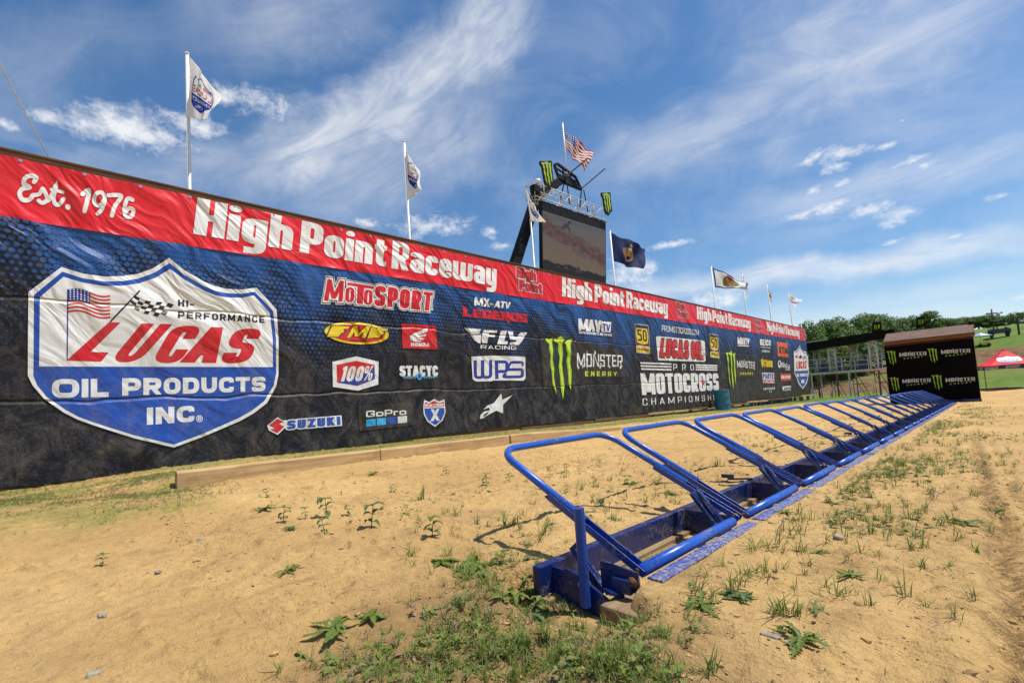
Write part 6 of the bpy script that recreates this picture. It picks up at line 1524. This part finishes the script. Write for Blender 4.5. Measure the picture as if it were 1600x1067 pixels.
def weed(px, py, hpx, kind, label, m_=0, seed=None):
    p = gpt(px, py); s_ = hpx * depth(p) / FPX; rs = np.random.RandomState(seed if seed is not None else int(px * 7 + py)); p.z = gz(p.x, p.y)
    if kind == 'rosette': vs, fs = rosette(rs, s_, 10, 2)
    elif kind == 'leafy': vs, fs = rosette(rs, s_, 8, 1)
    elif kind == 'broad': vs, fs = broad(rs, s_)
    elif kind == 'tuft': vs, fs = tuft(rs, s_)
    if kind == 'sprout':
        vs, fs, sv, sf = sprout(rs, s_); t = empty('leafy_weed', p, label, 'weed', WG); obj('leaves', vs, fs, WM[m_], t, None, True); obj('stem', sv, sf, WM[m_], t); return
    nm = {'rosette': 'rosette_weed', 'leafy': 'broadleaf_weed', 'broad': 'broadleaf_weed', 'tuft': 'grass_tuft'}[kind]
    o = obj(nm, vs, fs, WM[m_], None, None, True, p); tag(o, label, 'weed' if kind != 'tuft' else 'grass tuft', WG)
for a in [
    (520, 985, 52, 'broad', 'large broad leafed weed lying on the dirt at the bottom, left of the churned soil', 0), (582, 965, 34, 'broad', 'curled weed leaf touching the right of the large broad leafed weed', 0),
    (450, 893, 26, 'rosette', 'spiky low weed above the large broad leafed one', 0), (160, 884, 22, 'sprout', 'lone small sprout on bare dirt at far left', 1), (417, 777, 16, 'sprout', 'highest sprout of the left cluster, nearest the timber', 1),
    (412, 798, 24, 'leafy', 'flat spreading weed in the left sprout cluster', 0), (443, 815, 28, 'sprout', 'sprout in the middle of the left cluster', 1), (478, 810, 20, 'sprout', 'small sprout at the right of the left cluster', 1), (455, 828, 18, 'leafy', 'low weed in front of the left sprout cluster', 1),
    (512, 808, 38, 'sprout', 'big bushy sprout right of the left cluster', 1), (508, 835, 28, 'sprout', 'sprout in front of the big bushy one', 1), (546, 805, 20, 'sprout', 'thin sprout between the bushy and the tall plant', 1), (580, 824, 42, 'sprout', 'tall leafy sprout casting a shadow left of the grass tufts', 1),
    (660, 780, 36, 'tuft', 'large grass tuft between timber and tall sprout', 3), (675, 838, 40, 'sprout', 'tall narrow weed left of the grass strip', 0), (617, 768, 14, 'sprout', 'tiny sprout close to the timber', 1), (582, 742, 14, 'leafy', 'yellow green weed against the timber', 2), (698, 742, 14, 'sprout', 'small sprout below the timber, left of the first hoop', 1), (760, 758, 22, 'sprout', 'sprout just left of the corner of the first hoop', 0), (795, 752, 16, 'sprout', 'dark sprout behind the corner of the first hoop', 0),
    (700, 868, 32, 'tuft', 'sparse tuft left of the weedy bank', 3), (640, 868, 30, 'tuft', 'thin bent grass tuft on open dirt', 3), (712, 805, 26, 'tuft', 'low grass tuft behind the weedy bank', 3), (745, 818, 24, 'tuft', 'grass tuft halfway to the upright post', 3), (790, 822, 40, 'tuft', 'tall thin grass left of the first hoop arm', 3), (850, 835, 34, 'tuft', 'grass tuft under the first hoop arm', 3),
    (740, 888, 46, 'broad', 'leafy weed at the left of the weedy bank', 0), (690, 880, 34, 'leafy', 'flat weed spreading left from the bank', 2), (800, 890, 46, 'broad', 'broad leaves beside the end plate of the gate', 0), (825, 915, 42, 'broad', 'big drooping leaves left of the upright post', 1),
    (1090, 945, 50, 'rosette', 'bushy lobed weed right of the hinge bracket', 0), (1155, 935, 34, 'broad', 'dark leafed weed right of the bushy lobed one', 1), (1250, 1000, 62, 'rosette', 'wide flat weed at the bottom right', 0), (1330, 900, 34, 'rosette', 'spiky rosette on open dirt at right', 3), (1360, 945, 30, 'tuft', 'weed with bluish painted leaves at right', 1),
    (1508, 818, 36, 'rosette', 'dark green spiky rosette near the right edge', 0), (1525, 862, 24, 'tuft', 'grassy weed below the dark rosette', 3), (1495, 845, 18, 'tuft', 'small tuft just left below the dark rosette', 3), (1285, 864, 20, 'leafy', 'round compact weed right of the tread plates', 0), (1230, 802, 20, 'leafy', 'yellow weed beside the second tread plate', 2), (1480, 885, 24, 'tuft', 'sparse tuft above the wheel rut', 3),
    (1110, 1050, 60, 'tuft', 'single upright blade at the bottom right of the bank', 0), (975, 985, 40, 'tuft', 'grass growing below the hinge bracket', 3), (1165, 898, 34, 'tuft', 'thin grass in front of the first tread plate', 3), (1020, 840, 40, 'tuft', 'two long blades rising in front of the torsion tube', 3), (1420, 810, 26, 'tuft', 'tuft on the dirt right of the third hoop', 3), (1375, 790, 24, 'tuft', 'pair of tufts right of the third tread plate', 3),
    (1560, 800, 18, 'leafy', 'weed clump at right near the edge, below the hut', 0), (860, 745, 18, 'sprout', 'sprout framed by the first hoop, upper left', 0), (885, 738, 16, 'sprout', 'sprout framed by the first hoop, upper middle', 0), (935, 730, 14, 'sprout', 'sprout framed by the first hoop, upper right', 0), (885, 770, 20, 'tuft', 'grass framed by the first hoop, centre', 3), (985, 755, 24, 'leafy', 'yellow leafed weed behind the first hoop arm', 2), (1045, 772, 22, 'leafy', 'green weed behind the second hoop arm', 2), (1120, 728, 18, 'tuft', 'grass strip framed by the second hoop', 3)]:
    weed(*a)
# small sprigs too many to count
def scatter(name, pts, hs, kinds, m_list, seed):
    rs = np.random.RandomState(seed); pool = []
    for i in range(10):
        k = kinds[i % len(kinds)]
        if k == 'tuft': pool.append(tuft(rs, 1.0, 9))
        elif k == 'dense': pool.append(tuft(rs, 1.0, 7))
        elif k == 'leafy': pool.append(broad(rs, 1.0, 6) if i % 4 else rosette(rs, 1.0, 5, 1))
        else: pool.append(sprout(rs, 1.0)[:2])
    pool = [(np.array([tuple(v) for v in a]), np.array(f)) for a, f in pool]
    V, F, FMi = [], [], []; off = 0
    for (x, y, z), h in zip(pts, hs):
        k = rs.randint(len(pool)); v, f = pool[k]; a = rs.uniform(0, 6.28); c, s_ = math.cos(a), math.sin(a)
        q = v * h; q = np.stack([q[:, 0] * c - q[:, 1] * s_ + x, q[:, 0] * s_ + q[:, 1] * c + y, q[:, 2] + z], -1)
        V.append(q); F.append(f + off); off += len(v); FMi += [rs.randint(len(m_list))] * len(f)
    V = np.concatenate(V); F = np.concatenate(F); me = bpy.data.meshes.new(name); me.vertices.add(len(V)); me.vertices.foreach_set('co', V.astype(np.float32).ravel())
    me.loops.add(F.size); me.loops.foreach_set('vertex_index', F.astype(np.int32).ravel()); me.polygons.add(len(F)); me.polygons.foreach_set('loop_start', np.arange(0, F.size, 4, dtype=np.int32))
    for k in m_list: me.materials.append(WM[k])
    me.polygons.foreach_set('material_index', np.array(FMi, np.int32)); me.polygons.foreach_set('use_smooth', np.ones(len(F), bool)); me.update(calc_edges=True)
    o = bpy.data.objects.new(name, me); col.objects.link(o); return o
def put(xy): z = ground_z(xy[:, 0], xy[:, 1]); return np.concatenate([xy, z[:, None]], 1)
rs = np.random.RandomState(5)
# turf along the foot of the wall
n = 42000; xy = np.stack([rs.uniform(-9.6, -6.52, n), .2 + 44 * rs.uniform(0, 1, n) ** 1.9 - 2.4], 1)
kp = (fbm(xy[:, 0], xy[:, 1], .9, 3, 3) + rs.uniform(-.12, .25, n)) > (.03 - .008 * np.clip(xy[:, 1], 0, 12)); xy = xy[kp]
P_ = put(xy); o = scatter('turf_grass', P_, rs.uniform(.018, .048, len(P_)), ['dense'], [3, 4, 4], 1); tag(o, 'short dry green grass along the foot of the wall', 'grass', kind='stuff')
n = 30000; xy = np.stack([rs.uniform(-7.5, -4.0, n), rs.uniform(-1.5, 1.3, n)], 1); nl = xy[:, 1] - .55 * xy[:, 0] + fbm(xy[:, 0], xy[:, 1], 1.2, 8, 3) * 3
kp = (nl > 2.6 + rs.uniform(-.6, .6, n)) & (fbm(xy[:, 0], xy[:, 1], 1.7, 33, 3) + rs.uniform(-.22, .1, n) > -.06) & (xy[:, 0] + .5 * np.maximum(xy[:, 1] - .2, 0) < -5.0 + rs.uniform(-.9, .3, n)); xy = xy[kp]
P_ = put(xy); o = scatter('thin_turf', P_, rs.uniform(.014, .042, len(P_)), ['dense'], [3, 4, 4, 5], 2); tag(o, 'patchy short grass at the near left corner', 'grass', kind='stuff')
# sprigs in the dirt: thicker in front of the gate and between timber and gate
n = 5600; y = 1.2 + 25 * rs.uniform(0, 1, n) ** 1.5; x = gate_x(y) + .28 + np.abs(rs.normal(0, .42, n)) ; k1 = fbm(x, y, .9, 15, 3) > .02; a1 = np.stack([x[k1], y[k1]], 1)
n = 900; y = 1.6 + 20 * rs.uniform(0, 1, n) ** 1.3; x = rs.uniform(-3.4, -1.6, n); k2 = fbm(x, y, .8, 25, 3) > .05; a2 = np.stack([x[k2], y[k2]], 1)
n = 500; y = 1.0 + 22 * rs.uniform(0, 1, n) ** 1.3; x = rs.uniform(-6.0, 2.5, n); a3 = np.stack([x, y], 1)
xy = np.concatenate([a1, a2, a3]); xy = xy[(xy[:, 1] > .9)]; P_ = put(xy); o = scatter('small_weeds', P_, rs.uniform(.016, .07, len(P_)), ['tuft', 'leafy', 'tuft', 'tuft', 'sprout'], [0, 3, 4, 2, 3], 3); tag(o, 'scattered small weeds and grass sprigs in the sandy dirt', 'weeds', kind='stuff')
n = 520; y = 1.7 + 13 * rs.uniform(0, 1, n) ** 1.4; x = gate_x(y) + .22 + np.abs(rs.normal(.25, .5, n)); a1 = np.stack([x, y], 1)[fbm(x, y, 1.1, 17, 3) > -.05]
n = 240; y = 1.7 + 7 * rs.uniform(0, 1, n); x = -1.62 - np.abs(rs.normal(.1, .55, n)); a2 = np.stack([x, y], 1)[fbm(x, y, 1.0, 27, 3) > .0]
n = 330; k_ = rs.randint(0, 4, n); cx_ = np.array([-1.45, -1.0, -1.25, -.8])[k_]; cy_ = np.array([1.3, .98, .95, 1.15])[k_]; a3 = np.stack([cx_ + rs.normal(0, .14, n), cy_ + rs.normal(0, .09, n)], 1); a3 = a3[(a3[:, 1] < 1.5)]
P_ = put(np.concatenate([a1, a2, a3])); o = scatter('wild_grass', P_, np.where(P_[:, 1] < 1.5, rs.uniform(.03, .085, len(P_)), rs.uniform(.035, .115, len(P_))), ['tuft'], [3, 3, 4, 0, 2], 9); tag(o, 'thin wild grass blades standing in the dirt along both sides of the gate', 'grass', kind='stuff')
# matted weeds on the bank at the near end of the gate
cen = [gpt(*p) for p in ((700, 1040), (780, 1010), (640, 1050), (850, 960), (900, 1030), (790, 930), (560, 1060), (960, 1040), (840, 890), (730, 975), (1000, 975), (760, 900))]
xy = np.concatenate([np.stack([rs.normal(c.x, .12, 110), rs.normal(c.y, .08, 110)], 1) for c in cen]); P_ = put(xy)
o = scatter('matted_weeds', P_, rs.uniform(.012, .05, len(P_)) * rs.choice([1, 1, 1.6], len(P_)), ['tuft', 'dense', 'leafy', 'tuft', 'tuft', 'sprout', 'dense'], [0, 3, 2, 3, 4, 5, 3], 4); tag(o, 'matted weeds and grass on the churned bank at the bottom', 'weeds', kind='stuff')
# dry stems
vs, fs = [], []
for i in range(260):
    x = rs.uniform(-3.2, .3); y = rs.uniform(.5, 3.2); blade(vs, fs, (x, y, gz(x, y) + .006), rs.uniform(0, 6.28), rs.uniform(.02, .09), rs.uniform(.0008, .002), .08, .15, 4, .3)
o = obj('dry_stalks', vs, fs, WM[5]); tag(o, 'bits of dry stalk lying on the dirt', 'straw', kind='stuff')
# stones and clods
stm = mat('grey_brown_stone', (.40, .33, .25), .85, 0, .35, 30, bump=.4, bscale=60); cm_ = mat('dirt_clod', (.52, .335, .15), .95, 0, .35, 25, bump=.6, bscale=50, spec=.1)
def lump(bm_list, c, r, seed, sub=2):
    bm = bmesh.new(); bmesh.ops.create_icosphere(bm, subdivisions=sub, radius=1)
    sx, sy, sz = r * random.uniform(.8, 1.4), r * random.uniform(.7, 1.1), r * random.uniform(.45, .75)
    k = len(bm_list[0]); bm.verts.index_update()
    for v in bm.verts: d = 1 + .35 * mnoise.noise(v.co * 1.6 + Vector((seed * 3.1, seed, 0))); bm_list[0].append(Vector((c[0] + v.co.x * d * sx, c[1] + v.co.y * d * sy, c[2] + v.co.z * d * sz)))
    bm_list[1] += [tuple(q.index + k for q in f.verts) for f in bm.faces]; bm.free()
for px, py, rpx, lb in ((160, 962, 11, 'pale grey stone on the dirt at bottom left'), (146, 1054, 12, 'long dark stone at the bottom left edge'), (313, 844, 7, 'dark stone on open dirt left of the sprouts'), (248, 893, 6, 'small grey pebble left of the spiky low weed'), (1310, 842, 9, 'dark stone in front of the gate hoops at right'), (1205, 995, 13, 'brown flat stone beside the wide flat weed')):
    p = gpt(px, py); L = [[], []]; r_ = rpx * depth(p) / FPX; lump(L, (0, 0, r_ * .12), r_ * .75, px, 3); o = obj('stone', L[0], L[1], stm, None, None, True, p); tag(o, lb, 'stone', 'stones on the dirt')
bm = bmesh.new(); bmesh.ops.create_icosphere(bm, subdivisions=1, radius=1); IV = np.array([tuple(v.co) for v in bm.verts]); IF = np.array([[q.index for q in f.verts] for f in bm.faces]); bm.free()
n = 15000; y = .45 + 5.2 * rs.uniform(0, 1, n) ** 1.7; x = rs.uniform(-4.8, .9, n); h_ = n // 4; x[:h_] = rs.normal(-1.0, .4, h_); y[:h_] = rs.normal(.95, .24, h_)
kp = ~((np.abs(x - gate_x(y) + .17) < .26) & (y > 1.2)) & (y > .4); kp &= (fbm(x, y, 1.6, 66, 3) + rs.uniform(-.2, .3, n)) > 0; x, y = x[kp], y[kp]; n = len(x)
r_ = rs.uniform(.0016, .0042, n) * (1 + 1.6 * (rs.uniform(0, 1, n) < .05)) * (1 + .25 * np.clip(y - 1, 0, 4)); sc3 = np.stack([rs.uniform(.7, 1.7, n), rs.uniform(.7, 1.3, n), rs.uniform(.45, .95, n)], -1) * r_[:, None]; an = rs.uniform(0, 6.28, n)
vv = IV[None] * (1 + rs.normal(0, .22, (n, len(IV), 1))) * sc3[:, None, :]; ca_, sa_ = np.cos(an)[:, None], np.sin(an)[:, None]
vv = np.stack([vv[..., 0] * ca_ - vv[..., 1] * sa_ + x[:, None], vv[..., 0] * sa_ + vv[..., 1] * ca_ + y[:, None], vv[..., 2] + (ground_z(x, y) + r_ * .25)[:, None]], -1)
L = [vv.reshape(-1, 3).tolist(), (IF[None] + np.arange(n)[:, None, None] * len(IV)).reshape(-1, 3).tolist()]
o = obj('dirt_clods', L[0], L[1], cm_, None, None, False); tag(o, 'crumbs and clods of dry dirt on the ground', 'clods', kind='stuff')
L = [[], []]
for i in range(420):
    y = .45 + 5 * rs.uniform(0, 1) ** 1.6; x = rs.uniform(-4, .8); r_ = rs.uniform(.002, .006); lump(L, (x, y, gz(x, y) + r_ * .2), r_, i, 1)
o = obj('gravel_bits', L[0], L[1], stm, None, None, True); tag(o, 'small grey pebbles scattered on the dirt', 'gravel', kind='stuff')
